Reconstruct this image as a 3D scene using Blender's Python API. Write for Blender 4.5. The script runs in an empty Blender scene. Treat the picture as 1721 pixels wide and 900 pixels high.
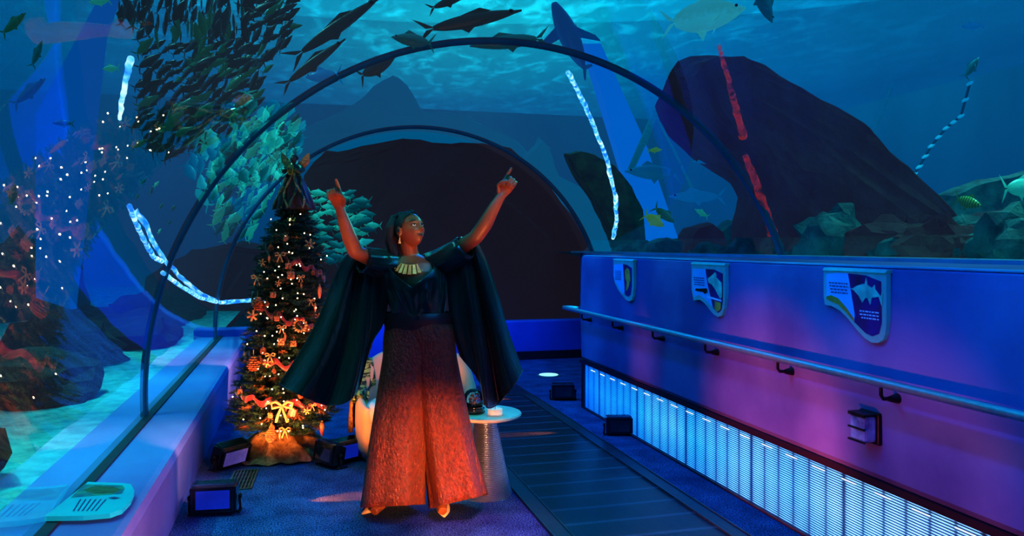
import bpy, bmesh, math, random
from mathutils import Vector, Matrix, noise
PI = math.pi
C = bpy.context.scene.collection
F = 1300.0; EYE = 1.57
TH = math.atan((860.5-508)/F); S, K = math.sin(TH), math.cos(TH)
CX, CZ, RR = 1.50, 0.582, 2.51          # tunnel cross-section circle
XL, XR = -1.0, 3.84                      # feet of the acrylic
YA, YB, YEND = 5.62, 9.99, 10.25
ZL, ZR = 0.43, 1.466                     # ledge heights

def P(px, py, t):                        # point seen at (px,py) of the 1721x900 frame at depth t metres
    u = (px-860.5)/F*t; w = (412-py)/F*t
    return Vector((t*S+u*K, t*K-u*S, EYE+w))
def floor_pt(px, py): return P(px, py, EYE*F/(py-412))
RGT = Vector((K, -S, 0)); FWD = Vector((S, K, 0)); UP = Vector((0, 0, 1))
def exit_t(px, py):                      # depth at which the view ray leaves the tunnel cylinder
    d = P(px, py, 1.0)-Vector((0, 0, EYE))
    ox, oz = -CX, EYE-CZ
    a = d.x*d.x+d.z*d.z; b = 2*(ox*d.x+oz*d.z); c = ox*ox+oz*oz-RR*RR
    t = (-b+math.sqrt(b*b-4*a*c))/(2*a)
    return min(t, (YEND+.2)/d.y) if d.y > 0 else t

def lin(c):
    return tuple((v/12.92 if v <= .04045 else ((v+.055)/1.055)**2.4) for v in c)
def rgb(r, g, b): return lin((r/255, g/255, b/255))

MATS = {}
def mat(name, col=(.5,.5,.5), rough=.5, metal=0, emit=None, es=0, col2=None, scale=8, bump=0, bscale=None,
        spec=.5, stretch=(1,1,1), sheen=0, coat=0, detail=4, contrast=(.35,.65)):
    if name in MATS: return MATS[name]
    m = bpy.data.materials.new(name); m.use_nodes = True
    nt = m.node_tree; b = nt.nodes['Principled BSDF']
    b.inputs['Base Color'].default_value = (*col, 1); b.inputs['Roughness'].default_value = rough
    b.inputs['Metallic'].default_value = metal; b.inputs['Specular IOR Level'].default_value = spec
    if sheen: b.inputs['Sheen Weight'].default_value = sheen
    if coat: b.inputs['Coat Weight'].default_value = coat
    if emit: b.inputs['Emission Color'].default_value = (*emit, 1); b.inputs['Emission Strength'].default_value = es
    tc = nt.nodes.new('ShaderNodeTexCoord'); mp = nt.nodes.new('ShaderNodeMapping')
    mp.inputs['Scale'].default_value = stretch
    nt.links.new(tc.outputs['Object'], mp.inputs['Vector'])
    nz = nt.nodes.new('ShaderNodeTexNoise'); nz.inputs['Scale'].default_value = scale; nz.inputs['Detail'].default_value = detail
    nt.links.new(mp.outputs[0], nz.inputs['Vector'])
    r = nt.nodes.new('ShaderNodeValToRGB')
    c2 = col2 if col2 else tuple(v*.75 for v in col)
    r.color_ramp.elements[0].position = contrast[0]; r.color_ramp.elements[1].position = contrast[1]
    r.color_ramp.elements[0].color = (*c2, 1); r.color_ramp.elements[1].color = (*col, 1)
    nt.links.new(nz.outputs['Fac'], r.inputs['Fac']); nt.links.new(r.outputs['Color'], b.inputs['Base Color'])
    if bump:
        n2 = nt.nodes.new('ShaderNodeTexNoise'); n2.inputs['Scale'].default_value = bscale or scale*3; n2.inputs['Detail'].default_value = 5
        nt.links.new(mp.outputs[0], n2.inputs['Vector'])
        bp = nt.nodes.new('ShaderNodeBump'); bp.inputs['Strength'].default_value = bump; bp.inputs['Distance'].default_value = .02
        nt.links.new(n2.outputs['Fac'], bp.inputs['Height']); nt.links.new(bp.outputs[0], b.inputs['Normal'])
    MATS[name] = m
    return m

class MB:
    def __init__(s): s.b = bmesh.new()
    def face(s, pts, rev=False):
        vs = [s.b.verts.new(p) for p in pts]
        if rev: vs.reverse()
        return s.b.faces.new(vs)
    def box(s, c, size, rot=None, bev=0):
        n0 = len(s.b.verts)
        r = bmesh.ops.create_cube(s.b, size=1)
        vs = r['verts']
        M = Matrix.Translation(Vector(c)) @ ((rot.to_4x4() if rot else Matrix.Identity(4))) @ Matrix.Diagonal((*size, 1))
        bmesh.ops.transform(s.b, matrix=M, verts=vs)
        if bev:
            es = list({e for v in vs for e in v.link_edges})
            bmesh.ops.bevel(s.b, geom=es, offset=bev, segments=2, affect='EDGES', profile=.5)
        return s
    def prism(s, poly, vec, origin=Vector((0,0,0)), ax=Vector((1,0,0)), ay=Vector((0,0,1))):
        a = [origin+ax*p[0]+ay*p[1] for p in poly]; b = [p+vec for p in a]
        va = [s.b.verts.new(p) for p in a]; vb = [s.b.verts.new(p) for p in b]
        n = len(poly)
        s.b.faces.new(va); s.b.faces.new(vb[::-1])
        for i in range(n): s.b.faces.new((va[i], vb[i], vb[(i+1) % n], va[(i+1) % n]))
        return s
    def loft(s, rings, cap=True, closed=True):
        R = [[s.b.verts.new(p) for p in r] for r in rings]
        for a, b in zip(R, R[1:]):
            n = len(a)
            for i in range(n if closed else n-1):
                s.b.faces.new((a[i], a[(i+1) % n], b[(i+1) % n], b[i]))
        if cap and closed:
            s.b.faces.new(R[0][::-1]); s.b.faces.new(R[-1])
        return s
    def tube(s, pts, rad, n=8, cap=True):
        pts = [Vector(p) for p in pts]
        if not isinstance(rad, (list, tuple)): rad = [rad]*len(pts)
        rings = []; ref = None
        for i, p in enumerate(pts):
            d = (pts[min(i+1, len(pts)-1)]-pts[max(i-1, 0)]).normalized()
            if ref is None: ref = Vector((0,0,1)) if abs(d.z) < .9 else Vector((1,0,0))
            u = (ref-d*ref.dot(d)).normalized(); v = d.cross(u); ref = u
            rings.append([p+(u*math.cos(2*PI*j/n)+v*math.sin(2*PI*j/n))*rad[i] for j in range(n)])
        return s.loft(rings, cap)
    def lathe(s, prof, c=(0,0,0), n=32, axis=None):
        c = Vector(c); M = axis if axis else Matrix.Identity(3)
        rings = [[c+M@Vector((r*math.cos(2*PI*j/n), r*math.sin(2*PI*j/n), z)) for j in range(n)] for r, z in prof]
        return s.loft(rings, True)
    def ball(s, c, r, sub=2, sc=(1,1,1), rot=None):
        q = bmesh.ops.create_icosphere(s.b, subdivisions=sub, radius=1)
        if not isinstance(r, (tuple, list)): r = (r,)*3
        M = Matrix.Translation(Vector(c)) @ (rot.to_4x4() if rot else Matrix.Identity(4)) @ Matrix.Diagonal((*r, 1))
        bmesh.ops.transform(s.b, matrix=M, verts=q['verts'])
        return s
    def build(s, name, m, parent=None, smooth=False, at=None, rot=None, normals=True):
        me = bpy.data.meshes.new(name)
        if normals: bmesh.ops.recalc_face_normals(s.b, faces=s.b.faces)
        s.b.to_mesh(me); s.b.free()
        if smooth:
            for p in me.polygons: p.use_smooth = True
            if smooth == 'auto':
                try: me.set_sharp_from_angle(angle=math.radians(40))
                except Exception: pass
        if m: me.materials.append(m)
        o = bpy.data.objects.new(name, me); C.objects.link(o)
        if parent: o.parent = parent
        if at is not None: o.location = at
        if rot is not None: o.rotation_euler = rot
        return o

def tag(o, label=None, cat=None, group=None, kind=None):
    if label: o['label'] = label
    if cat: o['category'] = cat
    if group: o['group'] = group
    if kind: o['kind'] = kind
    return o
def thing(name, label, cat, loc=(0,0,0), rot=(0,0,0), group=None):
    o = bpy.data.objects.new(name, None); C.objects.link(o)
    o.location = loc; o.rotation_euler = rot; o.empty_display_size = .1
    return tag(o, label, cat, group)
def kids(o): return [c for c in C.objects if c.parent == o]
KID = {}
def copy_tree(o, parent=None):
    c = o.copy(); C.objects.link(c)
    if parent: c.parent = parent
    for ch in o.children: copy_tree(ch, c)
    return c
def struct(o, label=None): o['kind'] = 'structure'; return o

def emis(name, col, strength=1.0, nodes=None):
    if name in MATS: return MATS[name]
    m = bpy.data.materials.new(name); m.use_nodes = True
    nt = m.node_tree; nt.nodes.clear()
    e = nt.nodes.new('ShaderNodeEmission'); e.inputs[0].default_value = (*col, 1); e.inputs[1].default_value = strength
    o = nt.nodes.new('ShaderNodeOutputMaterial'); nt.links.new(e.outputs[0], o.inputs[0])
    if nodes: nodes(nt, e)
    MATS[name] = m
    return m
def ramp(nt, stops):
    r = nt.nodes.new('ShaderNodeValToRGB'); el = r.color_ramp.elements
    while len(el) < len(stops): el.new(.5)
    for e, (p, c) in zip(el, stops): e.position = p; e.color = (*c, 1)
    return r
def nmath(nt, op, a, b=None, c=None):
    n = nt.nodes.new('ShaderNodeMath'); n.operation = op
    for i, v in enumerate((a, b, c)):
        if v is None: continue
        if isinstance(v, (int, float)): n.inputs[i].default_value = v
        else: nt.links.new(v, n.inputs[i])
    return n.outputs[0]
def nmix(nt, fac, a, b, mode='MIX'):
    n = nt.nodes.new('ShaderNodeMix'); n.data_type = 'RGBA'; n.blend_type = mode
    for i, v in ((0, fac), (6, a), (7, b)):
        if isinstance(v, (int, float)): n.inputs[i].default_value = v
        elif isinstance(v, tuple): n.inputs[i].default_value = (*v, 1)
        else: nt.links.new(v, n.inputs[i])
    return n.outputs[2]
def lamp(kind, name, loc, target, energy, col, size=.3, angle=60, blend=.5):
    L = bpy.data.lights.new(name, kind); L.energy = energy; L.color = col
    if kind == 'SPOT': L.spot_size = math.radians(angle); L.spot_blend = blend; L.shadow_soft_size = size
    elif kind == 'AREA':
        L.shape = 'RECTANGLE'; L.size = size if not isinstance(size, tuple) else size[0]; L.size_y = L.size if not isinstance(size, tuple) else size[1]
    else: L.shadow_soft_size = size
    o = bpy.data.objects.new(name, L); C.objects.link(o); o.location = loc
    if target is not None: o.rotation_euler = (Vector(target)-Vector(loc)).to_track_quat('-Z', 'Y').to_euler()
    return o
# ------------------------------------------------------------------ camera and colour
cam_d = bpy.data.cameras.new('camera'); cam = bpy.data.objects.new('camera', cam_d); C.objects.link(cam)
cam_d.sensor_width = 36; cam_d.lens = 36*F/1721; cam_d.shift_y = -38/1721; cam_d.clip_end = 200
cam.location = (0, 0, EYE); cam.rotation_euler = (PI/2, 0, -TH)
sc = bpy.context.scene; sc.camera = cam
sc.view_settings.view_transform = 'Standard'; sc.view_settings.look = 'Medium High Contrast'; sc.view_settings.exposure = .35
sc.cycles.use_denoising = True
sc.cycles.max_bounces = 8; sc.cycles.diffuse_bounces = 3; sc.cycles.glossy_bounces = 3
sc.cycles.transparent_max_bounces = 24; sc.cycles.volume_bounces = 0
sc.cycles.sample_clamp_indirect = 4; sc.cycles.caustics_reflective = False
w = bpy.data.worlds.new('world'); sc.world = w; w.use_nodes = True
w.node_tree.nodes['Background'].inputs[0].default_value = (.004, .03, .10, 1)
w.node_tree.nodes['Background'].inputs[1].default_value = 1

# ------------------------------------------------------------------ floor
def carpet_mat():
    m = mat('carpet', rgb(80, 110, 160), .95, col2=rgb(50, 72, 115), scale=5, bump=.6, bscale=260, spec=.1, contrast=(.3,.7))
    nt = m.node_tree; b = nt.nodes['Principled BSDF']
    tc = nt.nodes.new('ShaderNodeTexCoord'); n = nt.nodes.new('ShaderNodeTexNoise'); n.inputs['Scale'].default_value = 110; n.inputs['Detail'].default_value = 2
    nt.links.new(tc.outputs['Object'], n.inputs['Vector'])
    r = ramp(nt, [(.38, (.15,.15,.2)), (.62, (1.5,1.5,1.6))]); nt.links.new(n.outputs['Fac'], r.inputs['Fac'])
    src = b.inputs['Base Color'].links[0].from_socket
    nt.links.new(nmix(nt, 1.0, src, r.outputs[0], 'MULTIPLY'), b.inputs['Base Color'])
    return m
M_carpet = carpet_mat()
fl = MB(); fl.box((1.7, 3.0, -.05), (6.4, 16, .1)); struct(fl.build('floor', M_carpet))

# moving walkway let into the carpet
def belt_mat():
    m = mat('walkway_rubber', (.012,.02,.035), .32, col2=(.006,.012,.022), scale=3, spec=.45, stretch=(1,.3,1))
    nt = m.node_tree; b = nt.nodes['Principled BSDF']
    tc = nt.nodes.new('ShaderNodeTexCoord'); w1 = nt.nodes.new('ShaderNodeTexWave'); w1.bands_direction = 'X'; w1.inputs['Scale'].default_value = 26
    nt.links.new(tc.outputs['Object'], w1.inputs['Vector'])
    w2 = nt.nodes.new('ShaderNodeTexWave'); w2.bands_direction = 'Y'; w2.inputs['Scale'].default_value = 1.3; w2.inputs['Distortion'].default_value = .25
    nt.links.new(tc.outputs['Object'], w2.inputs['Vector'])
    pk = ramp(nt, [(.0, (0,0,0)), (.93, (0,0,0)), (1.0, (1,1,1))]); nt.links.new(w2.outputs['Fac'], pk.inputs['Fac'])
    src = b.inputs['Base Color'].links[0].from_socket
    nt.links.new(nmix(nt, pk.outputs[0], src, (.05,.09,.13)), b.inputs['Base Color'])
    bp = nt.nodes.new('ShaderNodeBump'); bp.inputs['Strength'].default_value = .35; bp.inputs['Distance'].default_value = .003
    nt.links.new(w1.outputs['Fac'], bp.inputs['Height']); nt.links.new(bp.outputs[0], b.inputs['Normal'])
    return m
ww = thing('moving_walkway', 'dark ribbed moving walkway belt let into the blue carpet', 'walkway', (1.81, 3, 0))
BY0, BY1 = -1.5, 7.75
mb = MB(); mb.box((0, (BY0+BY1)/2-3, .004), (.82, BY1-BY0, .012)); mb.build('belt', belt_mat(), ww)
M_edge = mat('walkway_edge', (.03,.05,.08), .38, .3, col2=(.02,.035,.06), scale=20)
M_steel = mat('brushed_steel', (.62,.66,.70), .28, 1, col2=(.5,.54,.6), scale=30, stretch=(1,.1,1))
M_dksteel = mat('dark_steel', (.10,.12,.15), .35, .9, scale=30)
for x0, x1 in ((-.51, -.41), (.41, .51)):
    mb = MB(); mb.box(((x0+x1)/2, (BY0+BY1)/2-3, .006), (x1-x0, BY1-BY0, .016)); mb.build('edge_strip', M_edge, ww)
    for x in (x0, x1):
        mb = MB(); mb.box((x, (BY0+BY1)/2-3, .008), (.008, BY1-BY0, .022)); mb.build('edge_trim', M_dksteel, ww)
mb = MB(); mb.box((0, BY1-3+.3, .006), (1.02, .6, .014)); mb.build('landing_plate', mat('landing_plate', (.03,.045,.06), .35, .6, col2=(.02,.03,.04), scale=40), ww)
mb = MB()
for k in range(40): mb.box((-.40+k*.0205, BY1-3+.015, .014), (.009, .06, .006))
mb.build('comb', M_dksteel, ww)

# ------------------------------------------------------------------ walls
def wall_paint(name, col, col2):
    return mat(name, col, .42, col2=col2, scale=1.4, spec=.3, bump=.04, bscale=40, detail=7, contrast=(.36,.62))
M_wall = wall_paint('blue_parapet_paint', rgb(104,112,162), rgb(70,76,128))
M_left = wall_paint('ledge_paint', rgb(104,130,190), rgb(84,108,172))
# right parapet: body overhangs the light grille, corner rounded at the far end, then runs off to the acrylic foot
def wall_right():
    mb = MB()
    pl = [(2.60,-4.0),(2.60,7.00),(2.615,7.07),(2.66,7.12),(2.8,7.25),(3.3,8.3),(3.75,10.2),(3.95,10.25),(3.95,-4.0)]
    zs = [(.470,.02),(.50,.0),(.95,-.012),(1.40,0),(1.455,.005),(1.466,.02)]
    rings = []
    for z, inset in zs:
        rings.append([Vector((x+(inset if i < 3 else inset*.7), y, z)) for i, (x, y) in enumerate(pl)])
    mb.loft(rings); return mb.build('wall_right', M_wall, smooth=False)
struct(wall_right())
mb = MB(); mb.box((3.3, 1.2, .235), (1.3, 11.9, .47)); struct(mb.build('wall_right_base', mat('dark_plinth', (.012,.012,.02), .7, scale=3))); C.objects['wall_right_base'].name = 'wall_right_lower'
mb = MB(); mb.box((2.612, 1.48, .452), (.03, 11.2, .034)); mb.box((2.645, 7.05, .225), (.06, .05, .45))
struct(mb.build('trim_1', mat('burgundy_trim', (.02,.006,.012), .4, scale=6)))
# lip of sill strip the acrylic stands on
mb = MB(); mb.box((3.80, 3.1, ZR+.012), (.30, 14.4, .024)); mb.box((2.66, 1.5, ZR+.004), (.10, 11.0, .010), bev=.003)
struct(mb.build('trim_2', mat('pale_sill', rgb(110,170,190), .3, scale=5)))
# left parapet: base, sloping inner face, ledge
mb = MB(); pr = [(-1.25,0),(-.70,0),(-.672,.39),(-.69,.425),(-.72,ZL),(-1.25,ZL)]
mb.prism(pr, Vector((0, YEND+4, 0)), Vector((0,-4,0))); struct(mb.build('wall_left', M_left))
mb = MB(); mb.box((-.985, 3.1, ZL+.006), (.05, 14.3, .012)); struct(mb.build('trim_3', mat('dark_gasket', (.01,.02,.025), .5, scale=8)))
# far end parapet
mb = MB(); mb.box((1.4, YEND+.12, .28), (5.4, .24, .50), bev=.02); struct(mb.build('wall_end', mat('end_paint', rgb(70,100,200), .5, scale=2)))
mb = MB(); mb.box((1.4, YEND-.02, .055), (5.2, .06, .11)); struct(mb.build('baseboard_end', mat('end_plinth', (.03,.008,.015), .6, scale=4)))

# ------------------------------------------------------------------ light grille
def grille_mat():
    def nd(nt, e):
        tc = nt.nodes.new('ShaderNodeTexCoord'); sp = nt.nodes.new('ShaderNodeSeparateXYZ'); nt.links.new(tc.outputs['Object'], sp.inputs[0])
        y, z = sp.outputs['Y'], sp.outputs['Z']
        # vertical panel joints every 0.14 m, soft hot spots between them
        fy = nmath(nt, 'FRACT', nmath(nt, 'MULTIPLY', y, 7.2))
        d = nmath(nt, 'ABSOLUTE', nmath(nt, 'SUBTRACT', fy, .5))
        j = ramp(nt, [(0, (1,1,1)), (.40, (.75,.75,.75)), (.47, (.22,.22,.22)), (.5, (.15,.15,.15))]); nt.links.new(d, j.inputs[0])
        f2 = nmath(nt, 'ABSOLUTE', nmath(nt, 'SUBTRACT', nmath(nt, 'FRACT', nmath(nt, 'MULTIPLY', y, 1.2)), .5))
        j2 = ramp(nt, [(0, (1,1,1)), (.47, (1,1,1)), (.49, (.35,.35,.35))]); nt.links.new(f2, j2.inputs[0])
        # colour: saturated blue far away and at the edges, white near and in the middle
        g = ramp(nt, [(0, rgb(175,205,255)), (.35, rgb(120,195,255)), (.6, rgb(30,150,255)), (.8, rgb(0,100,250)), (1, rgb(0,50,220))])
        nz = nt.nodes.new('ShaderNodeTexNoise'); nz.inputs['Scale'].default_value = 1.3; nt.links.new(tc.outputs['Object'], nz.inputs['Vector'])
        nt.links.new(nmath(nt, 'ADD', nmath(nt, 'DIVIDE', y, 9.2), nmath(nt, 'MULTIPLY', nmath(nt, 'SUBTRACT', nz.outputs['Fac'], .5), .35)), g.inputs[0])
        v = ramp(nt, [(0, (.7,.7,.7)), (.5, (1,1,1)), (.93, (.55,.55,.6)), (1, (.1,.1,.2))]); nt.links.new(nmath(nt, 'DIVIDE', z, .45), v.inputs[0])
        c = nmix(nt, 1, g.outputs[0], j.outputs[0], 'MULTIPLY'); c = nmix(nt, 1, c, j2.outputs[0], 'MULTIPLY'); c = nmix(nt, 1, c, v.outputs[0], 'MULTIPLY')
        nt.links.new(c, e.inputs[0])
    return emis('lit_diffuser', (0,0,1), 3.4, nd)
gr = thing('light_grille', 'long backlit blue white louvre grille along the foot of the right wall', 'light grille', (2.645, 0, 0))
mb = MB(); mb.box((0, 1.5, .225), (.008, 11.1, .43)); mb.build('diffuser', grille_mat(), gr)
mb = MB()
n = 34
for k in range(n): mb.box((-.014, 1.5, .017+k*.0128), (.010, 11.1, .0042))
lo = mb.build('louvre', mat('louvre_metal', (.05,.12,.32), .4, .6, scale=20), gr)
mb = MB()
mb.box((-.006, 0, .395), (.006, .10, .009)); led = mb.build('led_segment', emis('led_white', rgb(190,225,255), 2.6), gr)
for k in range(23):
    q = led if k == 0 else led.copy()
    if k: C.objects.link(q)
    q.location.y = 1.65+k*.235
mb = MB(); mb.box((-.02, 1.5, .008), (.03, 11.1, .016)); mb.build('kick_rail', mat('red_brown_rail', (.06,.02,.03), .4, scale=5), gr)

# ------------------------------------------------------------------ acrylic tunnel, ribs
def arc_pts(r, n=120, zl=ZL, zr=ZR):
    a0 = PI-math.asin((zl-CZ)/r) ; a1 = math.asin((zr-CZ)/r)
    return [Vector((CX+r*math.cos(a0+(a1-a0)*i/n), 0, CZ+r*math.sin(a0+(a1-a0)*i/n))) for i in range(n+1)]
def acrylic_mat(name='acrylic', gain=1.9):
    m = bpy.data.materials.new(name); m.use_nodes = True; nt = m.node_tree; nt.nodes.clear()
    tr = nt.nodes.new('ShaderNodeBsdfTransparent'); tr.inputs[0].default_value = (.93,.98,1,1)
    gl = nt.nodes.new('ShaderNodeBsdfGlossy'); gl.inputs['Roughness'].default_value = 0.012; gl.inputs['Color'].default_value = (1,1,1,1)
    fr = nt.nodes.new('ShaderNodeFresnel'); fr.inputs['IOR'].default_value = 1.52
    tc = nt.nodes.new('ShaderNodeTexCoord'); nz = nt.nodes.new('ShaderNodeTexNoise'); nz.inputs['Scale'].default_value = 1.1; nz.inputs['Detail'].default_value = 1
    nt.links.new(tc.outputs['Object'], nz.inputs['Vector'])
    bp = nt.nodes.new('ShaderNodeBump'); bp.inputs['Strength'].default_value = .04; bp.inputs['Distance'].default_value = .10
    nt.links.new(nz.outputs['Fac'], bp.inputs['Height']); nt.links.new(bp.outputs[0], gl.inputs['Normal'])
    f = nmath(nt, 'MAXIMUM', nmath(nt, 'MINIMUM', nmath(nt, 'MULTIPLY', nmath(nt, 'SUBTRACT', fr.outputs[0], .030), gain*1.08), .75), 0)
    k = nmath(nt, 'SUBTRACT', .97, nmath(nt, 'MULTIPLY', fr.outputs[0], .6))
    cc = nt.nodes.new('ShaderNodeCombineColor'); [nt.links.new(k, cc.inputs[i]) for i in range(3)]; nt.links.new(cc.outputs[0], tr.inputs[0])
    cg = nt.nodes.new('ShaderNodeCombineColor'); [nt.links.new(f, cg.inputs[i]) for i in range(3)]; nt.links.new(cg.outputs[0], gl.inputs['Color'])
    mx = nt.nodes.new('ShaderNodeAddShader'); nt.links.new(tr.outputs[0], mx.inputs[0]); nt.links.new(gl.outputs[0], mx.inputs[1])
    o = nt.nodes.new('ShaderNodeOutputMaterial'); nt.links.new(mx.outputs[0], o.inputs[0])
    return m
M_acr = acrylic_mat()
segs = [(-4, YA-4.37), (YA-4.37, YA), (YA, YB), (YB, YEND+.1)]
for i, (y0, y1) in enumerate(segs):
    mb = MB(); a = arc_pts(RR)
    ny = max(2, int((y1-y0)/.06)); prev = None
    for q in range(ny+1):
        yy = y0+.012+(y1-y0-.024)*q/ny; B = [mb.b.verts.new(p+Vector((0, yy, 0))) for p in a]
        if prev:
            for k in range(len(a)-1): mb.b.faces.new((prev[k], prev[k+1], B[k+1], B[k]))
        prev = B
    o = mb.build('window_%d' % (i+1), M_acr, smooth=True, normals=False)
    # normals must face the inside
    me = o.data
    if (me.polygons[60].normal.z > 0): me.flip_normals()
    struct(o)
# end pane
mb = MB(); a = arc_pts(RR-.01, 96); mb.face([p+Vector((0, YEND+.15, 0)) for p in a]+[Vector((XR, YEND+.15, .53)), Vector((XL, YEND+.15, .43))]);
o = mb.build('window_5', acrylic_mat('end_acrylic', .35), normals=False)
if o.data.polygons[0].normal.y > 0: o.data.flip_normals()
struct(o)
# ribs
M_rib = mat('rib_seal', rgb(44,90,112), .22, col2=rgb(30,70,98), scale=4, emit=rgb(0,60,100), es=.10)
for i, (y, wd) in enumerate(((YA-4.37, .045), (YA, .05), (YB, .06))):
    mb = MB(); a = arc_pts(RR-.012, 96); b_ = arc_pts(RR+.03, 96)
    rings = [[p+Vector((0,y-wd/2,0)), p+Vector((0,y+wd/2,0)), q+Vector((0,y+wd/2,0)), q+Vector((0,y-wd/2,0))] for p, q in zip(a, b_)]
    mb.loft(rings); struct(mb.build('trim_%d' % (4+i), M_rib, smooth='auto'))

# ------------------------------------------------------------------ the tank: water body, surface, walls, sand
TX0, TX1, TY0, TY1, TZ = -12.0, 17.0, -7.0, 25.0, 6.0
def water_mat():
    m = bpy.data.materials.new('sea_water'); m.use_nodes = True; nt = m.node_tree; nt.nodes.clear()
    ab = nt.nodes.new('ShaderNodeVolumeAbsorption'); ab.inputs['Color'].default_value = (.0,.35,.55,1); ab.inputs['Density'].default_value = .055
    em = nt.nodes.new('ShaderNodeEmission'); em.inputs[0].default_value = (0,.11,.24,1); em.inputs[1].default_value = .02  # glow standing in for light scattered by the water
    ad = nt.nodes.new('ShaderNodeAddShader'); nt.links.new(ab.outputs[0], ad.inputs[0]); nt.links.new(em.outputs[0], ad.inputs[1])
    o = nt.nodes.new('ShaderNodeOutputMaterial'); nt.links.new(ad.outputs[0], o.inputs['Volume'])
    return m
mb = MB()
arc = arc_pts(RR+.035, 48)
poly = [(TX0,TZ),(TX0,-.4),(XL-.05,-.4)]+[(p.x, p.z) for p in arc]+[(XR+.1,-.4),(TX1,-.4),(TX1,TZ)]
mb.prism(poly, Vector((0, YEND+.25-TY0, 0)), Vector((0, TY0, 0)))
mb.box(((TX0+TX1)/2, (YEND+.26+TY1)/2, (TZ-.4)/2), (TX1-TX0, TY1-YEND-.26, TZ+.4))
wt = mb.build('water', water_mat()); tag(wt, 'clear blue sea water filling the tank around the tunnel', 'water', kind='stuff')

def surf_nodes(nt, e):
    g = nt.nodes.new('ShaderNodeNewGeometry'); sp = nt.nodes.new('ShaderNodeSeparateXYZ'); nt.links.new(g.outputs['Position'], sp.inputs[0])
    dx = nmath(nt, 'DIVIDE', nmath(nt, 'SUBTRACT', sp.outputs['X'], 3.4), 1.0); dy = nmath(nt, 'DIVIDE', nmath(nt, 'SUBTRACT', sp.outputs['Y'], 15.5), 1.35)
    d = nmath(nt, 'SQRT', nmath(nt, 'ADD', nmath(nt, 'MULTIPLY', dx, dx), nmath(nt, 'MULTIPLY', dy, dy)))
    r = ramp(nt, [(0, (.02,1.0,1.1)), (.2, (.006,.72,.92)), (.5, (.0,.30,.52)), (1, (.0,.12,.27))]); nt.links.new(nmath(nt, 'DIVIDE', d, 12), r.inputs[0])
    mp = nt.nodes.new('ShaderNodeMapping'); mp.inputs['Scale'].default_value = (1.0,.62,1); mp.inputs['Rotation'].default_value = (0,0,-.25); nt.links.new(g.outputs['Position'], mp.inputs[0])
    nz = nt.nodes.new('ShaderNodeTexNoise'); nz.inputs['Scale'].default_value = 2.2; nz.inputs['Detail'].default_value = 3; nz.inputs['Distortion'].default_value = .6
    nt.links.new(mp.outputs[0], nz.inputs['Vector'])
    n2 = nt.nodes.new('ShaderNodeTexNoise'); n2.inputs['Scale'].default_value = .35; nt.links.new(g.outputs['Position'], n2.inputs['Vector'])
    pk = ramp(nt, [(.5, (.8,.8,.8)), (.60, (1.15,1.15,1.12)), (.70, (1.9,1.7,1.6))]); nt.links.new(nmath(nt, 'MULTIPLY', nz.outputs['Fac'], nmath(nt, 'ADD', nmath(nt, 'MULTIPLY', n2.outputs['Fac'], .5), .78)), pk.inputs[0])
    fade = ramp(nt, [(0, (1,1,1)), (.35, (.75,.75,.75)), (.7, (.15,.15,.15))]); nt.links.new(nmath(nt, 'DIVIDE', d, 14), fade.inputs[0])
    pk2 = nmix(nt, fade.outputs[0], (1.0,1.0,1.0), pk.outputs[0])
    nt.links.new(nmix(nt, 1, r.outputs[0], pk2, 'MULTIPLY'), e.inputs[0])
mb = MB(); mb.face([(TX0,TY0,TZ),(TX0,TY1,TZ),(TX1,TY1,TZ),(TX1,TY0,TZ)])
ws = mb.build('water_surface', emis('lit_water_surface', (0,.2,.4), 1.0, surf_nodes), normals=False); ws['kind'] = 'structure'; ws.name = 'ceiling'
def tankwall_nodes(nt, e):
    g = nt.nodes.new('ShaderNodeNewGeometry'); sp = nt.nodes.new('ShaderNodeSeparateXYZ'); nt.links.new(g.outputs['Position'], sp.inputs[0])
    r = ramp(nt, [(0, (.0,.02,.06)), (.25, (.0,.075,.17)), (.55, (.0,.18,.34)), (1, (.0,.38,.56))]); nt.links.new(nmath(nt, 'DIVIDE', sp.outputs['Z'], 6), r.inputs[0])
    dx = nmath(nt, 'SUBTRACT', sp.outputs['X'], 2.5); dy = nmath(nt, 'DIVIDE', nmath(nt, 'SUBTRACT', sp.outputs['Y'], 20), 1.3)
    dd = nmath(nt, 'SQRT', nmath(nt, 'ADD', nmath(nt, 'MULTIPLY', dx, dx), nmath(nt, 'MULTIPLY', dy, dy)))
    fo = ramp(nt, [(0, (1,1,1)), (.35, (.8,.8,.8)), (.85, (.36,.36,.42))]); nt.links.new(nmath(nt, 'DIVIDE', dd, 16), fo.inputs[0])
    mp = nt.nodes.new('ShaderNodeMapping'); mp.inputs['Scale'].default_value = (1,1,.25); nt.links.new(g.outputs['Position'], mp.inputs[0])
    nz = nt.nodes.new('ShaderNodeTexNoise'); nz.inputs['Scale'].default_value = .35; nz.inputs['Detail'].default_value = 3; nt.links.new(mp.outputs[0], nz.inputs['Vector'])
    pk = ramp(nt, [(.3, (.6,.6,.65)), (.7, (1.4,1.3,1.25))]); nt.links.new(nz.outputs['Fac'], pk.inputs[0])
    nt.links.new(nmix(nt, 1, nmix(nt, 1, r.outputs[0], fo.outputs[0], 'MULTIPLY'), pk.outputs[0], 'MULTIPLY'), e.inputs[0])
M_tank = emis('tank_wall_blue', (0,.05,.15), 1.0, tankwall_nodes)  # light falling off through the water is painted as emission
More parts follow.
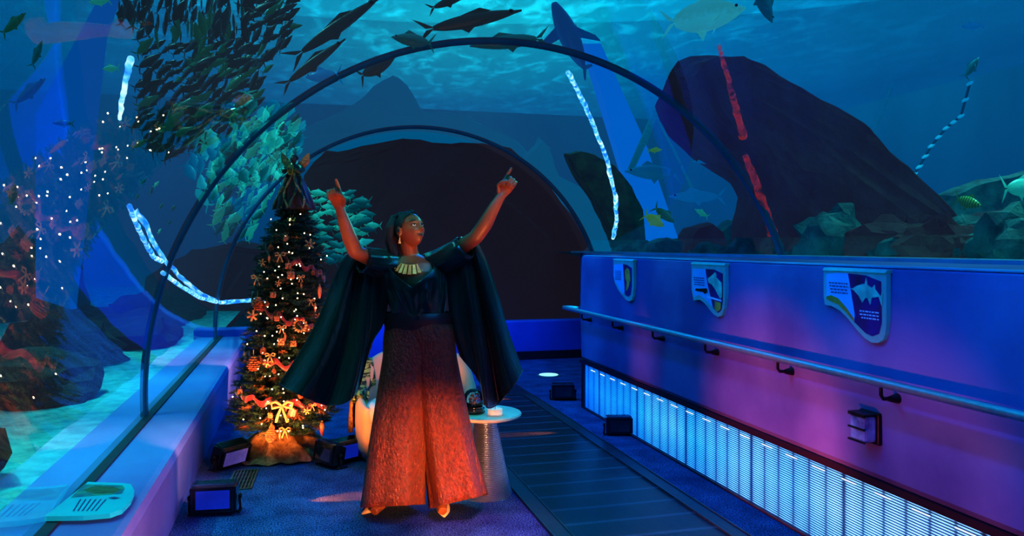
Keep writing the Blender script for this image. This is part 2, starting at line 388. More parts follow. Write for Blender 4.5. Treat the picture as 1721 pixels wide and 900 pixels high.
for nm, q in (('wall_north', [(TX0,TY1,-.4),(TX1,TY1,-.4),(TX1,TY1,TZ),(TX0,TY1,TZ)]), ('wall_east', [(TX1,TY1,-.4),(TX1,TY0,-.4),(TX1,TY0,TZ),(TX1,TY1,TZ)]),
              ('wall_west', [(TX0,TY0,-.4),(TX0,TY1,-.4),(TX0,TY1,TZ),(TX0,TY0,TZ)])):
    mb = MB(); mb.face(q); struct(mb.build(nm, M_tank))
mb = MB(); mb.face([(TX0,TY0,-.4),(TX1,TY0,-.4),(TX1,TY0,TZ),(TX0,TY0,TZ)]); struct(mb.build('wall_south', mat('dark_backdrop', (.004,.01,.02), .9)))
# sand beds (gently rolling)
M_sand = mat('white_sand', rgb(120,200,190), .9, col2=rgb(60,150,150), scale=9, bump=.7, bscale=60, contrast=(.3,.6))
def bed(name, x0, x1, z0, nx, ny, y0, y1, slope=0):
    mb = MB(); g = []
    for i in range(nx+1):
        g.append([])
        for j in range(ny+1):
            x = x0+(x1-x0)*i/nx; y = y0+(y1-y0)*j/ny
            f = min(1, abs(x-(x0 if z0 > 1 else x1))/1.2)
            z = z0+f*(noise.noise(Vector((x*.5, y*.5, 3)))*.16+noise.noise(Vector((x*2, y*2, 7)))*.04)+slope*f
            g[-1].append(mb.b.verts.new((x, y, z)))
    for i in range(nx):
        for j in range(ny): mb.b.faces.new((g[i][j], g[i+1][j], g[i+1][j+1], g[i][j+1]))
    o = mb.build(name, M_sand, smooth=True); o['kind'] = 'stuff'
    return o
tag(bed('sand_bed', TX0, XL-.06, .40, 44, 110, TY0, TY1-.1), 'pale turquoise sand bed behind the left acrylic', 'sand')
tag(bed('sand_bed', XR+.12, TX1, 1.47, 44, 110, TY0, TY1-.1, -.25), 'pale green sand bed behind the right acrylic', 'sand')
mb = MB(); mb.box((1.4, (YEND+.4+TY1)/2, .2), (4.84, TY1-YEND-.6, .3)); o = mb.build('sand_bed', mat('dark_silt', (.01,.014,.018), .9)); o['kind'] = 'stuff'; tag(o, 'dark silt floor of the tank beyond the end pane', 'sand')
# ------------------------------------------------------------------ rocks
random.seed(4)
M_rock = mat('dark_reef_rock', rgb(26,40,38), .85, col2=rgb(8,11,12), scale=3.5, bump=.9, bscale=16, spec=.3, detail=8, emit=(.016,.006,.008), es=.45)  # faint brown emission lifts the rock's blacks like haze
M_rockt = mat('turquoise_lit_rock', rgb(50,130,118), .8, col2=rgb(18,62,62), scale=5, bump=.9, bscale=22, detail=8)  # turquoise light painted into the rock colour
M_cave = mat('cave_rock', rgb(24,22,28), .9, col2=rgb(10,9,14), scale=1.5, bump=.6, bscale=8, emit=(.019,.007,.010), es=.5)  # emission raises the cave's darkness, standing in for haze
M_far = mat('distant_rock', (.0,.03,.06), .9, col2=(0,.015,.035), scale=1.2, emit=(0,.075,.15), es=1)  # blue water haze painted on as emission
M_algae = mat('green_rock', rgb(60,110,60), .85, col2=rgb(16,34,24), scale=4, bump=.8, bscale=20)
def slab(name, label, pix, t, th, m, tilt=0, amp=.12, seed=1, inset=.8, cuts=3):
    # rock mass whose outline is the given silhouette; t may vary along the outline
    mb = MB(); n = len(pix)
    A = [P(x, y, max(t, exit_t(x, y)+th*.35+.25)) for i, (x, y) in enumerate(pix)]
    c = sum(A, Vector())/n
    B = [c+(p-c)*inset+FWD*th for p in A]; A2 = [c+(p-c)*inset-FWD*th*.35 for p in A]
    mb.loft([A2, A, B])
    bmesh.ops.triangulate(mb.b, faces=mb.b.faces)
    bmesh.ops.subdivide_edges(mb.b, edges=mb.b.edges, cuts=cuts, use_grid_fill=True)
    for v in mb.b.verts:
        q = v.co*1.3+Vector((seed*3.1, 0, 0)); d = noise.noise_vector(q)*amp+noise.noise_vector(q*3.3)*amp*.4
        v.co += d
    base = c.copy(); base.z = min(p.z for p in A)
    bmesh.ops.translate(mb.b, verts=mb.b.verts, vec=-base)
    o = mb.build(name, m, at=base)
    return tag(o, label, 'rock')
BIG = [(1126,126),(1140,104),(1162,95),(1212,98),(1250,118),(1290,146),(1345,178),(1400,208),(1452,248),(1500,300),(1545,330),(1578,356),(1600,392),(1625,428),
       (1440,432),(1300,430),(1302,372),(1312,330),(1290,300),(1262,272),(1222,242),(1190,216),(1160,186),(1140,156)]
slab('leaning_rock', 'huge dark leaning rock slab jutting up over the right acrylic', BIG, 7.3, 1.4, M_rock, amp=.07, seed=2, inset=.9, cuts=4)
slab('leaning_rock', 'smaller dark leaning rock with green edge behind the right blue white reflection line', [(948,256),(968,252),(992,256),(1030,280),(1062,312),(1080,350),(1086,424),(1034,424),(1030,400),(1018,370),(996,330),(968,290)], 12.3, .8, M_algae, amp=.05, seed=5, inset=.9)
# cave beyond the end pane
slab('cave_rock', 'black brown cave mouth rock behind the end pane of the tunnel', [(505,560),(515,420),(530,300),(560,262),(640,250),(720,246),(800,250),(860,262),(905,300),(950,352),(985,400),(1010,450),(1010,560)], 13.4, 2.5, M_cave, amp=.10, seed=3, inset=.97)
slab('cave_rock', 'low dark rock bank behind the tree left of the cave mouth', [(250,560),(268,470),(300,440),(345,418),(400,408),(450,415),(520,430),(540,560)], 14.3, 1.5, M_cave, amp=.15, seed=8, inset=.95)
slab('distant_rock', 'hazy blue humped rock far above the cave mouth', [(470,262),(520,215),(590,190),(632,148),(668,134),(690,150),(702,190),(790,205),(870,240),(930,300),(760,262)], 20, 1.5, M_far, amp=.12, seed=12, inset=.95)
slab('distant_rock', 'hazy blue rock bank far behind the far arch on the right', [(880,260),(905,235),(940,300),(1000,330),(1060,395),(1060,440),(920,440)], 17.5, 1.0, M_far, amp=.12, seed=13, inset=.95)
# right hand flat slabs, pale
for i, (px, t, mm, lb) in enumerate((
    ([(1560,362),(1578,326),(1640,300),(1721,288),(1800,280),(1800,330),(1700,352),(1640,372),(1590,378)], 9.2, M_rockt, 'broad flat turquoise lit rock slab at the right end of the reef'),
    ([(1300,385),(1262,374),(1225,372),(1204,390),(1212,412),(1300,422)], 9.6, M_rockt, 'rounded turquoise lit boulder behind the right leg of the near arch'),
    ([(1166,382),(1190,374),(1212,390),(1226,420),(1150,424),(1156,396)], 9.0, M_rock, 'dark boulder left of the rounded turquoise lit boulder'),
    ([(1092,408),(1120,398),(1140,402),(1138,424),(1082,426)], 8.4, M_rockt, 'low turquoise lit stone right of the small leaning rock'),
    ([(1498,404),(1510,396),(1606,398),(1590,426),(1492,428)], 5.9, M_rockt, 'flat topped turquoise lit slab at the foot of the huge leaning rock'),
    ([(1622,380),(1700,350),(1760,340),(1760,430),(1640,430)], 7.0, M_rock, 'jagged dark rock under the broad flat turquoise lit slab'))):
    slab('reef_rock', lb, px, t, .5, mm, amp=.05, seed=20+i, inset=.85, cuts=2)
def boulder(name, label, loc, sz, m, seed, group=None, rz=0):
    mb = MB(); mb.ball((0,0,0), 1, 3)
    for v in mb.b.verts:
        q = v.co*1.4+Vector((seed*2.7, seed, 0)); d = 1+noise.noise(q)*.45+noise.noise(q*3)*.18
        p = v.co*d
        p = Vector((round(p.x*3.2)/3.2*.5+p.x*.5, round(p.y*3.2)/3.2*.5+p.y*.5, round(p.z*3.6)/3.6*.55+p.z*.45))
        v.co = Vector((p.x*sz[0], p.y*sz[1], p.z*sz[2]+sz[2]*.5))
    o = mb.build(name, m, at=loc, rot=(0,0,rz)); return tag(o, label, 'rock', group)
for k in range(26):
    px = 1320+k*17+random.uniform(-10, 10); t = random.uniform(4.45, 5.3)/(S+(px-860.5)/F*K)
    p = P(min(px, 1740), 412, t); p.z = 1.36; s = random.uniform(.18,.34)
    boulder('reef_stone', 'small jagged dark stone in the rubble along the right sill', p, (s, s*1.1, s*random.uniform(.7,1.15)), M_rock if random.random() < .5 else M_rockt, k, 'jagged stones along the right sill', random.uniform(0,6))
for k in range(9):
    p = P(1050+k*28, 412, random.uniform(4.4, 4.9)/(S+(190+k*28)/F*K)); p.z = 1.38; s = random.uniform(.12,.22)
    boulder('reef_stone', 'small rounded stone on the sand between the two arches', p, (s, s, s*.8), M_rockt, 40+k, 'small stones between the arches on the right', random.uniform(0,6))
for k in range(15):
    y = 1.5+k*.85; x = -2.0-random.uniform(0, .9); s = random.uniform(.3,.6)
    boulder('reef_stone', 'dark rounded boulder on the sand behind the left acrylic', (x, y, .30), (s, s*1.2, s*random.uniform(.5,.9)), M_rock, 70+k, 'dark boulders behind the left acrylic', random.uniform(0,6))
for k in range(7):
    y = 2.5+k*2.0; s = random.uniform(.8,1.3)
    boulder('reef_rock', 'large dark rock at the back of the left tank', (-4.4-random.uniform(0,1.2), y, .0), (s, s*1.15, s*random.uniform(1.35,1.7)), M_rock, 90+k, 'large dark rocks at the back of the left tank', random.uniform(0,6))

# tank wall panels, the blue light on them put in as emission
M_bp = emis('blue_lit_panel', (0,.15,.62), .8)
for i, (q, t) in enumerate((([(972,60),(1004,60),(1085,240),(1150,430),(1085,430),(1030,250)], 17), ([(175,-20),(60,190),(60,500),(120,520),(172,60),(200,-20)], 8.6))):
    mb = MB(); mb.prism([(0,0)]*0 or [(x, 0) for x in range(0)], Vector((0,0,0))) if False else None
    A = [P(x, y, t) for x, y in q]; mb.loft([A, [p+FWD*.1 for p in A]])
    struct(mb.build('trim_%d' % (8+i), M_bp if i == 0 else emis('dim_blue_lit_panel', (0,.12,.50), .5)))

# ------------------------------------------------------------------ glowing strips built to stand in for reflections in the acrylic
def refl_nodes(nt, e):
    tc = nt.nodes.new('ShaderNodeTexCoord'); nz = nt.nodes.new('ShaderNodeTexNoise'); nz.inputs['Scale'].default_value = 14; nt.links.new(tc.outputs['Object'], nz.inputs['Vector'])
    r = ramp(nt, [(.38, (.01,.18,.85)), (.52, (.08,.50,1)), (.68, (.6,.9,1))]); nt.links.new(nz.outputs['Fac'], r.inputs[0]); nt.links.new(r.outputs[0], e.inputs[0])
M_refl = emis('blue_white_reflection', (.3,.7,1), 1.1, refl_nodes)
M_redrefl = mat('red_reflection', rgb(170,60,60), .5, emit=rgb(230,70,60), es=.16, col2=rgb(90,16,34), scale=9)
def reflection_line(label, pts, rad, m, off=.06):
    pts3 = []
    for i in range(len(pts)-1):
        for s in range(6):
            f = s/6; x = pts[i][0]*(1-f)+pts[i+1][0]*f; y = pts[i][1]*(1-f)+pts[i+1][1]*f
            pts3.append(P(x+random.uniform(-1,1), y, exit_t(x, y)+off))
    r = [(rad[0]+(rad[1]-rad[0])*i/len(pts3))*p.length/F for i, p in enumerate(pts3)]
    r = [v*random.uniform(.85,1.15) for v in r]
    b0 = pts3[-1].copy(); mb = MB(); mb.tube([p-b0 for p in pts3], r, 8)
    o = mb.build('reflection_strip', m, at=b0, smooth=True); return tag(o, label, 'light')
reflection_line('blue white glowing reflection line curving down the right side of the far arch', [(955,122),(975,160),(1000,215),(1020,270),(1034,330),(1036,370),(1029,406)], (3.8,3.2), M_refl)
reflection_line('blue white glowing reflection line curving down the left acrylic to the near arch', [(218,346),(228,375),(244,405),(258,432),(274,440)], (3.6,3.6), M_refl)
reflection_line('blue white glowing reflection line running from the near arch behind the tree', [(274,458),(300,478),(335,500),(370,508),(425,504),(480,502),(545,500)], (3.2,3), M_refl)
reflection_line('short blue glowing reflection streak high on the left acrylic', [(220,98),(212,130),(205,170),(200,206)], (4.2,2.4), M_refl)
reflection_line('red glowing reflection streak trailing down across the huge leaning rock', [(1208,78),(1222,125),(1236,180),(1252,240)], (3,6), M_redrefl)
reflection_line('salmon red reflection streak by the right leg of the near arch', [(1252,262),(1272,310),(1288,360),(1302,402)], (5,8), M_redrefl)

def feather(m, scale, lo, hi):
    nt = m.node_tree; out = [n for n in nt.nodes if n.type == 'OUTPUT_MATERIAL'][0]; src = out.inputs['Surface'].links[0].from_socket
    tc = nt.nodes.new('ShaderNodeTexCoord'); nz = nt.nodes.new('ShaderNodeTexNoise'); nz.inputs['Scale'].default_value = scale; nz.inputs['Detail'].default_value = 4
    nt.links.new(tc.outputs['Object'], nz.inputs['Vector'])
    r = ramp(nt, [(lo, (0,0,0)), (hi, (1,1,1))]); nt.links.new(nz.outputs['Fac'], r.inputs[0])
    tr = nt.nodes.new('ShaderNodeBsdfTransparent'); mx = nt.nodes.new('ShaderNodeMixShader')
    nt.links.new(r.outputs[0], mx.inputs[0]); nt.links.new(tr.outputs[0], mx.inputs[1]); nt.links.new(src, mx.inputs[2]); nt.links.new(mx.outputs[0], out.inputs['Surface'])
feather(M_refl, 22, .34, .48); feather(M_redrefl, 13, .38, .66)
# ropes in the water
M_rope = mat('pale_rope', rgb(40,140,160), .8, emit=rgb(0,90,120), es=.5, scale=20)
for lb, a, b, t, r in (('pale thick mooring rope slanting down behind the mackerel on the right', (1110,165), (1060,285), 13, .07),
                       ('thin pale rope slanting right behind the near arch', (1102,196), (1165,320), 13, .025),
                       ('faint thin rope in the dark water right of the huge leaning rock', (1500,140), (1460,240), 14, .03)):
    A = P(*a, t); B = P(*b, t); mb = MB(); mb.tube([Vector((0,0,0)), (B-A)*.5+Vector((.02,0,0)), B-A], [r*.6, r, r*.8], 8)
    tag(mb.build('rope', M_rope, at=A, smooth=True), lb, 'rope')
ch = thing('chain', 'hanging chain of glinting links in the dark water at far right', 'chain', P(1630,140,12))
c0 = P(1630,140,12); pts = [P(1630,140,12), P(1615,195,12), P(1590,215,12), P(1565,245,12), P(1545,280,12), P(1528,305,12)]
mb = MB(); mb.tube([p-c0 for p in pts], .02, 6); mb.build('cord', mat('chain_cord', (0,.05,.12), .7), ch)
M_link = mat('glinting_link', rgb(90,190,190), .4, emit=rgb(0,120,170), es=.7)  # glint put into the links as emission
for i in range(11):
    f = i/10*(len(pts)-1); k = min(int(f), len(pts)-2); q = pts[k].lerp(pts[k+1], f-k)-c0
    mb = MB(); mb.ball((0,0,0), (.075,.03,.028), 2, rot=Matrix.Rotation(-.5, 3, 'Y')); mb.build('link', M_link, ch, at=q, smooth=True)

# ------------------------------------------------------------------ fish
def fish_body(L, H, W, tailw=.06, n=14, nose=.0, belly=1.0):
    mb = MB(); rings = []
    for i in range(n+1):
        f = i/n; x = -.46+f*.96
        h = H*.5*(math.sin(PI*min(1, (f*.98+.04))**.85)**.72)
        h = max(h, tailw*H if f < .3 else .012); wv = max(W*.5*math.sin(PI*min(1, f*.95+.03))**.8*(.6+.5*f), .008)
        ring = []
        for j in range(10):
            a = 2*PI*j/10; z = h*math.sin(a); 
            if z < 0: z *= belly
            ring.append(Vector((x, wv*math.cos(a), z+nose*f)))
        rings.append([p*L for p in ring])
    mb.loft(rings); return mb
def tail(mb, L, H, fork=.5, sp=1.0):
    for s in (1, -1):
        mb.face([Vector(p)*L for p in ((-.44,.004,0), (-.58,0,s*H*.55*sp), (-.66,0,s*H*.8*sp), (-.54,0,s*H*.12*(1-fork)+.0))])
        mb.face([Vector(p)*L for p in ((-.44,-.004,0), (-.54,-.002,s*H*.12*(1-fork)), (-.66,-.002,s*H*.8*sp), (-.58,-.002,s*H*.55*sp))])
def fin(mb, L, pts):
    mb.face([Vector(p)*L for p in pts]); 
def orient(ang, depth=0, roll=0):
    h = (RGT*math.cos(ang)+UP*math.sin(ang)+FWD*depth).normalized()
    u = (UP-h*UP.dot(h))
    if u.length < .05: u = -FWD
    u.normalize(); s = u.cross(h)
    M = Matrix((h, s, u)).transposed() @ Matrix.Rotation(roll, 3, 'X')
    return M.to_euler()
def fmat(name, top, bot, em=None, es=0, stripe=None):  # em: glow put into the scales in place of light in the water
    if name in MATS: return MATS[name]
    m = bpy.data.materials.new(name); m.use_nodes = True; nt = m.node_tree; b = nt.nodes['Principled BSDF']
    tc = nt.nodes.new('ShaderNodeTexCoord'); sp = nt.nodes.new('ShaderNodeSeparateXYZ'); nt.links.new(tc.outputs['Generated'], sp.inputs[0])
    nz = nt.nodes.new('ShaderNodeTexNoise'); nz.inputs['Scale'].default_value = 30; nt.links.new(tc.outputs['Object'], nz.inputs['Vector'])
    z = nmath(nt, 'ADD', sp.outputs['Z'], nmath(nt, 'MULTIPLY', nmath(nt, 'SUBTRACT', nz.outputs['Fac'], .5), .35))
    r = ramp(nt, [(.38, bot), (.68, top)]); nt.links.new(z, r.inputs[0]); col = r.outputs[0]
    if stripe:
        w_ = nt.nodes.new('ShaderNodeTexWave'); w_.inputs['Scale'].default_value = stripe[0]; nt.links.new(tc.outputs['Generated'], w_.inputs['Vector'])
        col = nmix(nt, nmath(nt, 'GREATER_THAN', w_.outputs['Fac'], .72), col, stripe[1])
    nt.links.new(col, b.inputs['Base Color']); b.inputs['Roughness'].default_value = .35
    if em: b.inputs['Emission Color'].default_value = (*em, 1); b.inputs['Emission Strength'].default_value = es
    MATS[name] = m; return m
F_dark = fmat('dark_silhouette_scales', rgb(20,60,58), rgb(16,20,24), (.004,.010,.010), 1)
F_green = fmat('green_scales', rgb(40,120,80), rgb(20,50,36), (.002,.03,.02), 1)
F_teal = fmat('teal_silver_scales', rgb(110,215,190), rgb(50,140,135), rgb(30,170,150), .28)
F_teal2 = fmat('dull_teal_scales', rgb(50,150,140), rgb(20,80,85), rgb(0,90,95), .22)
F_pale = fmat('pale_blue_scales', rgb(60,150,190), rgb(90,190,200), rgb(0,100,150), .30)
F_ghost = fmat('hazy_blue_scales', rgb(0,110,150), rgb(10,90,140), rgb(0,95,150), .55)  # distance haze painted into the scales
F_silver = fmat('silver_belly_scales', rgb(50,120,130), rgb(170,225,215), rgb(60,190,190), .30)
F_yellow = fmat('yellow_green_scales', rgb(190,215,90), rgb(120,200,120), rgb(90,160,80), .25)
F_navy = fmat('navy_skin', rgb(10,50,110), rgb(6,36,90), (0,.03,.11), 1)
M_eye = mat('fish_eye', (.005,.005,.008), .15)
def school_mesh(H, W, m):
    mb = fish_body(1, H, W, n=8); tail(mb, 1, H)
    fin(mb, 1, [(.15,0,H*.4), (-.05,0,H*.72), (-.25,0,H*.34)]); fin(mb, 1, [(.0,0,-H*.4), (-.12,0,-H*.66), (-.28,0,-H*.3)])
    o = mb.build('school_fish', m, smooth=True); me = o.data; bpy.data.objects.remove(o); return me
def inpoly(x, y, q):
    c = False; j = len(q)-1
    for i in range(len(q)):
        if (q[i][1] > y) != (q[j][1] > y) and x < (q[j][0]-q[i][0])*(y-q[i][1])/(q[j][1]-q[i][1])+q[i][0]: c = not c
        j = i
    return c
def school(name, label, group, poly, n, meshes, lenpx, off, ang, seed, mind=12, rest=0):
    mbs = bmesh.new()
    random.seed(seed); xs = [p[0] for p in poly]; ys = [p[1] for p in poly]; got = []; tries = 0
    while len(got) < n+rest and tries < 60000:
        tries += 1; x = random.uniform(min(xs), max(xs)); y = random.uniform(min(ys), max(ys))
        if not inpoly(x, y, poly): continue
        if any((x-a)**2+(y-b)**2 < mind**2 for a, b in got): continue
        got.append((x, y))
        t = (off[0] if off[0] > 9 else exit_t(x, y)+off[0])+random.uniform(0, off[1])
        L = random.uniform(*lenpx)*t/F
        a = ang(x, y)+random.gauss(0, .16)
        me = random.choice(meshes)
        if len(got) > n:
            L *= .85; k0 = len(mbs.verts); mbs.from_mesh(me); mbs.verts.ensure_lookup_table()
            M = Matrix.LocRotScale(P(x, y, t+.3), orient(a, random.uniform(-.5,.5), 0), Vector((L,L,L)))
            bmesh.ops.transform(mbs, matrix=M, verts=mbs.verts[k0:]); continue
        o = bpy.data.objects.new(name, me); C.objects.link(o)
        o.location = P(x, y, t); o.rotation_euler = orient(a, random.uniform(-.5,.5), random.uniform(-.5,.5)); o.scale = (L,)*3
        tag(o, label, 'fish', group)
    if rest:
        me = bpy.data.meshes.new('fish_shoal'); mbs.to_mesh(me); me.materials.append(meshes[0].materials[0])
        o = bpy.data.objects.new('fish_shoal', me); C.objects.link(o); tag(o, 'countless small fish filling the gaps of the school of '+group, 'fish school', kind='stuff')
    mbs.free()
sd = [school_mesh(.36, .16, F_dark), school_mesh(.36, .18, F_dark), school_mesh(.32, .15, F_green)]
st = [school_mesh(.36, .16, F_teal), school_mesh(.34, .15, F_teal2), school_mesh(.40, .16, F_teal2)]
school('school_fish', 'small dark green fish in the dense school at upper left', 'dark fish schooling at upper left', [(192,-8),(505,-8),(496,50),(455,110),(440,150),(415,200),(350,250),(290,262),(232,240),(236,150),(248,110),(236,62),(205,30)],
       165, sd, (26,46), (.35,1.3), lambda x, y: math.radians(40+ (45 if (y < 70 and x < 420) else 0)), 5, 9, 120)
school('school_fish', 'blurred teal fish in the school between the two arches on the left', 'teal fish schooling between the arches at left', [(452,182),(500,200),(505,250),(452,330),(420,400),(372,392),(352,300),(378,236),(420,200)],
       68, st, (22,40), (.4,1.6), lambda x, y: math.radians(55), 6, 9, 40)
school('school_fish', 'silvery teal fish in the school in front of the cave mouth', 'teal fish schooling before the cave mouth', [(500,330),(545,318),(590,322),(622,345),(628,385),(604,425),(560,438),(500,440)],
       57, st, (22,34), (11.3,1.4), lambda x, y: math.radians(random.choice((0,180))+random.uniform(-12,12)), 7, 9, 40)
school('school_fish', 'tiny distant teal fish above the reflection line at lower left', 'tiny distant fish at lower left', [(225,300),(300,300),(285,420),(240,400)],
       10, st, (10,16), (1.0,1.0), lambda x, y: math.radians(60), 8, 14)

def bigfish(name, label, px, py, ang, lenpx, t, H=.3, W=.16, m=F_dark, depth=0, roll=0, fork=.5, tailsp=1.0, dors=.75, nose=0):
    L = lenpx*t/F
    r = thing(name, label, 'fish', P(px, py, t), orient(math.radians(ang), depth, roll))
    b = fish_body(L, H, W, nose=nose); b.build('body', m, r, smooth=True)
    mb = MB(); tail(mb, L, max(H, .2), fork, tailsp); mb.build('tail_fin', m, r, normals=False)
    mb = MB(); fin(mb, L, [(.18,0,H*.42), (.06,0,H*dors), (-.1,0,H*.55), (-.32,0,H*.22)]); mb.build('dorsal_fin', m, r)
    mb = MB(); fin(mb, L, [(-.02,0,-H*.42), (-.10,0,-H*.78), (-.16,0,-H*.5), (-.30,0,-H*.2)]); mb.build('anal_fin', m, r)
    for s in (1, -1):
        mb = MB(); fin(mb, L, [(.20,s*W*.46,-H*.05), (.05,s*(W*.5+.07),-H*.35), (.02,s*(W*.5+.05),-H*.5), (.14,s*W*.46,-H*.2)]); mb.build('pectoral_fin', m, r)
        mb = MB(); mb.ball((.385*L, s*W*.30*L, H*.10*L), .022*L, 2); mb.build('eye', M_eye, r, smooth=True)
    return r
T = lambda x, y, o=.5: exit_t(x, max(y, 2))+o
bigfish('jack_fish', 'big pale silver deep bodied fish at the top right facing right', 1190, 26, 6, 122, T(1190,26), .44, .24, F_silver, -.35, 0, .4, .6)
bigfish('reef_fish', 'dark fish diving at the top edge right of the big silver fish', 1284, 6, -62, 70, T(1284,6), .42, .2, F_teal2, .2)
bigfish('slender_fish', 'long slender dark fish at top centre just above the near arch', 800, 33, 14, 160, T(800,33,.7), .15, .10, F_dark, .15, .3, .6, .8)
bigfish('slender_fish', 'long dark fish slanting up to the top edge left of centre', 572, 42, 37, 168, T(572,42,.7), .13, .09, F_dark, .1, .4, .6, .7)
bigfish('slender_fish', 'dark slender fish slanting up below the longest slanting fish', 532, 102, 39, 122, T(532,102,.6), .14, .09, F_dark, .1, .4, .6, .7)
bigfish('slender_fish', 'dark forked tail of a fish leaving at the top edge centre', 760, 0, 22, 70, T(760,4,.9), .2, .12, F_dark, 0, .2, .7)
bigfish('reef_fish', 'stout dark fish facing left above the near arch seen from below', 690, 67, 174, 64, T(690,67,.3), .34, .3, F_teal2, -.2)
bigfish('reef_fish', 'plump dark fish hanging just below the near arch', 636, 112, 30, 62, T(636,112,.8), .38, .24, F_dark, .15)
bigfish('reef_fish', 'small bluish fish crossing the near arch at its left shoulder', 540, 128, 185, 54, T(540,128,.4), .42, .3, F_ghost, -.1)
bigfish('grouper_fish', 'dark mottled fish lying along the top of the near arch facing left', 848, 71, 188, 118, T(848,71,.35), .20, .18, F_teal2, -.1)
bigfish('mackerel_fish', 'pale blue mackerel shaped fish facing left behind the pale rope', 1092, 289, 178, 84, T(1092,289,1.5), .30, .14, F_pale, 0)
bigfish('mackerel_fish', 'pale blue slender fish facing left below the first pale mackerel', 1166, 330, 180, 84, T(1166,330,1.2), .24, .12, F_ghost, 0)
bigfish('mackerel_fish', 'faint hazy slender fish facing left beside the near arch', 1192, 271, 180, 56, T(1192,271,2), .18, .1, F_ghost, 0)
bigfish('reef_fish', 'tiny yellowish fish above the pale blue mackerel', 1102, 252, 4, 22, T(1102,252,2), .34, .14, F_yellow)
bigfish('damsel_fish', 'bright yellow green fish heading down right beside the small leaning rock', 1101, 371, -32, 36, T(1101,371,1.0), .50, .18, F_yellow)
bigfish('reef_fish', 'green fish close behind the bright yellow green fish', 1118, 362, -38, 40, T(1118,362,1.6), .38, .16, F_green)
bigfish('reef_fish', 'small pale fish facing up left over the dark boulder', 1178, 357, 150, 24, T(1178,357,1.2), .36, .16, F_teal)
bigfish('reef_fish', 'small dark fish rising at the top of the hanging chain', 1634, 112, 62, 34, 10.5, .40, .2, F_teal2, -.4)
bigfish('reef_fish', 'faint distant fish near the top right corner', 1632, 44, 185, 36, 12, .3, .14, F_ghost)
bigfish('wrasse_fish', 'yellow green striped fish facing the viewer before the broad flat slab', 1629, 340, -35, 44, 7.4, .46, .22, fmat('striped_scales', rgb(130,200,90), rgb(60,130,70), rgb(40,120,50), .15, (3, rgb(20,50,40))), -1.6)
bigfish('reef_fish', 'pale turquoise fish swimming out at the right edge of the picture', 1722, 314, 5, 62, 7.6, .5, .2, F_teal)
bigfish('reef_fish', 'green fish slanting up in the top left corner', 25, 38, 42, 50, T(25,38,.6), .3, .16, F_green)
bigfish('reef_fish', 'bright green fish slanting up below the top left corner', 52, 152, 40, 66, T(52,152,.5), .26, .14, F_green)
bigfish('reef_fish', 'faint pale fish swimming steeply up at left', 63, 88, 68, 44, T(63,88,.9), .26, .14, F_teal2)
bigfish('reef_fish', 'small teal fish in front of the blue lit panel at left', 185, 115, 182, 26, T(185,115,.9), .42, .16, F_teal)
bigfish('reef_fish', 'small pale fish low in front of the blue lit panel at left', 104, 207, 178, 34, T(104,207,.5), .3, .14, F_teal2)
bigfish('reef_fish', 'pale fish at the very top edge left of the dark school', 166, 2, 186, 34, T(166,4,.7), .4, .16, F_teal)
bigfish('reef_fish', 'small fish at the left edge low on the left side', 22, 325, 80, 34, T(22,325,.7), .5, .16, F_teal2)
# shark over the arch
sh = thing('shark', 'dark navy shark seen head on over the right shoulder of the near arch', 'shark', P(957, 62, T(955,70,1.0)), orient(math.radians(125), -1.0, 0))
Ls = .72
b = MB(); rings = []
for i in range(15):
    f = i/14; x = -.5+f; r = .105*math.sin(PI*min(1, f*.93+.02))**.75+.006
    rings.append([Vector((x, r*1.15*math.cos(2*PI*j/12), r*math.sin(2*PI*j/12)))*Ls for j in range(12)])
b.loft(rings); b.build('body', F_navy, sh, smooth=True)
for s in (1, -1):
    mb = MB(); A = [Vector(p)*Ls for p in ((.20,s*.09,-.02),(.02,s*.36,-.06),(-.06,s*.40,-.07),(.03,s*.09,-.03))]; mb.loft([A, [p-Vector((0,0,.012)) for p in A]]); mb.build('pectoral_fin', F_navy, sh)
mb = MB(); A = [Vector(p)*Ls for p in ((.10,.0,.08),(-.02,0,.24),(-.05,0,.24),(-.08,0,.07))]; mb.loft([A, [p+Vector((0,.01,0)) for p in A]]); mb.build('dorsal_fin', F_navy, sh)
mb = MB(); A = [Vector(p)*Ls for p in ((-.46,0,0),(-.62,0,.2),(-.66,0,.2),(-.55,0,.02),(-.62,0,-.1),(-.58,0,-.1))]; mb.loft([A, [p+Vector((0,.01,0)) for p in A]]); mb.build('tail_fin', F_navy, sh)
for s in (1, -1):
    mb = MB(); mb.ball((.40*Ls, s*.055*Ls, .02*Ls), .008, 1); mb.build('eye', M_eye, sh)
# added unseen spots inside the tank, brightening fish, rocks and sand
lamp('SPOT', 'tank_fill', (6.5, 5.0, 5.8), (6.0, 5.0, 1.4), 520, (.2,1,.85), .3, 95, 1)
lamp('SPOT', 'tank_fill', (9.5, 8.0, 5.8), (8.5, 8.0, 1.4), 520, (.2,1,.85), .3, 95, 1)
lamp('SPOT', 'tank_fill', (-2.2, 5.0, 5.8), (-1.6, 4.5, .4), 300, (.15,1,.95), .3, 100, 1)
lamp('SPOT', 'tank_fill', (-2.5, 9.5, 5.8), (-1.8, 9.0, .4), 320, (.15,1,.95), .3, 100, 1)
lamp('SPOT', 'tank_fill', (-.5, 10.6, 5.6), (-.6, 12.2, 2.0), 200, (.25,1,.9), .3, 80, 1)
lamp('SPOT', 'tank_fill', (5.2, 3.0, 5.6), (5.0, 3.2, 1.4), 260, (.2,1,.85), .05, 80, 1)
for y in (2.6, 4.6, 7.0, 9.4): lamp('SPOT', 'sand_fill', (-2.2, y, 3.4), (-1.35, y, .4), 240, (.05,1,.95), .05, 50, 1)
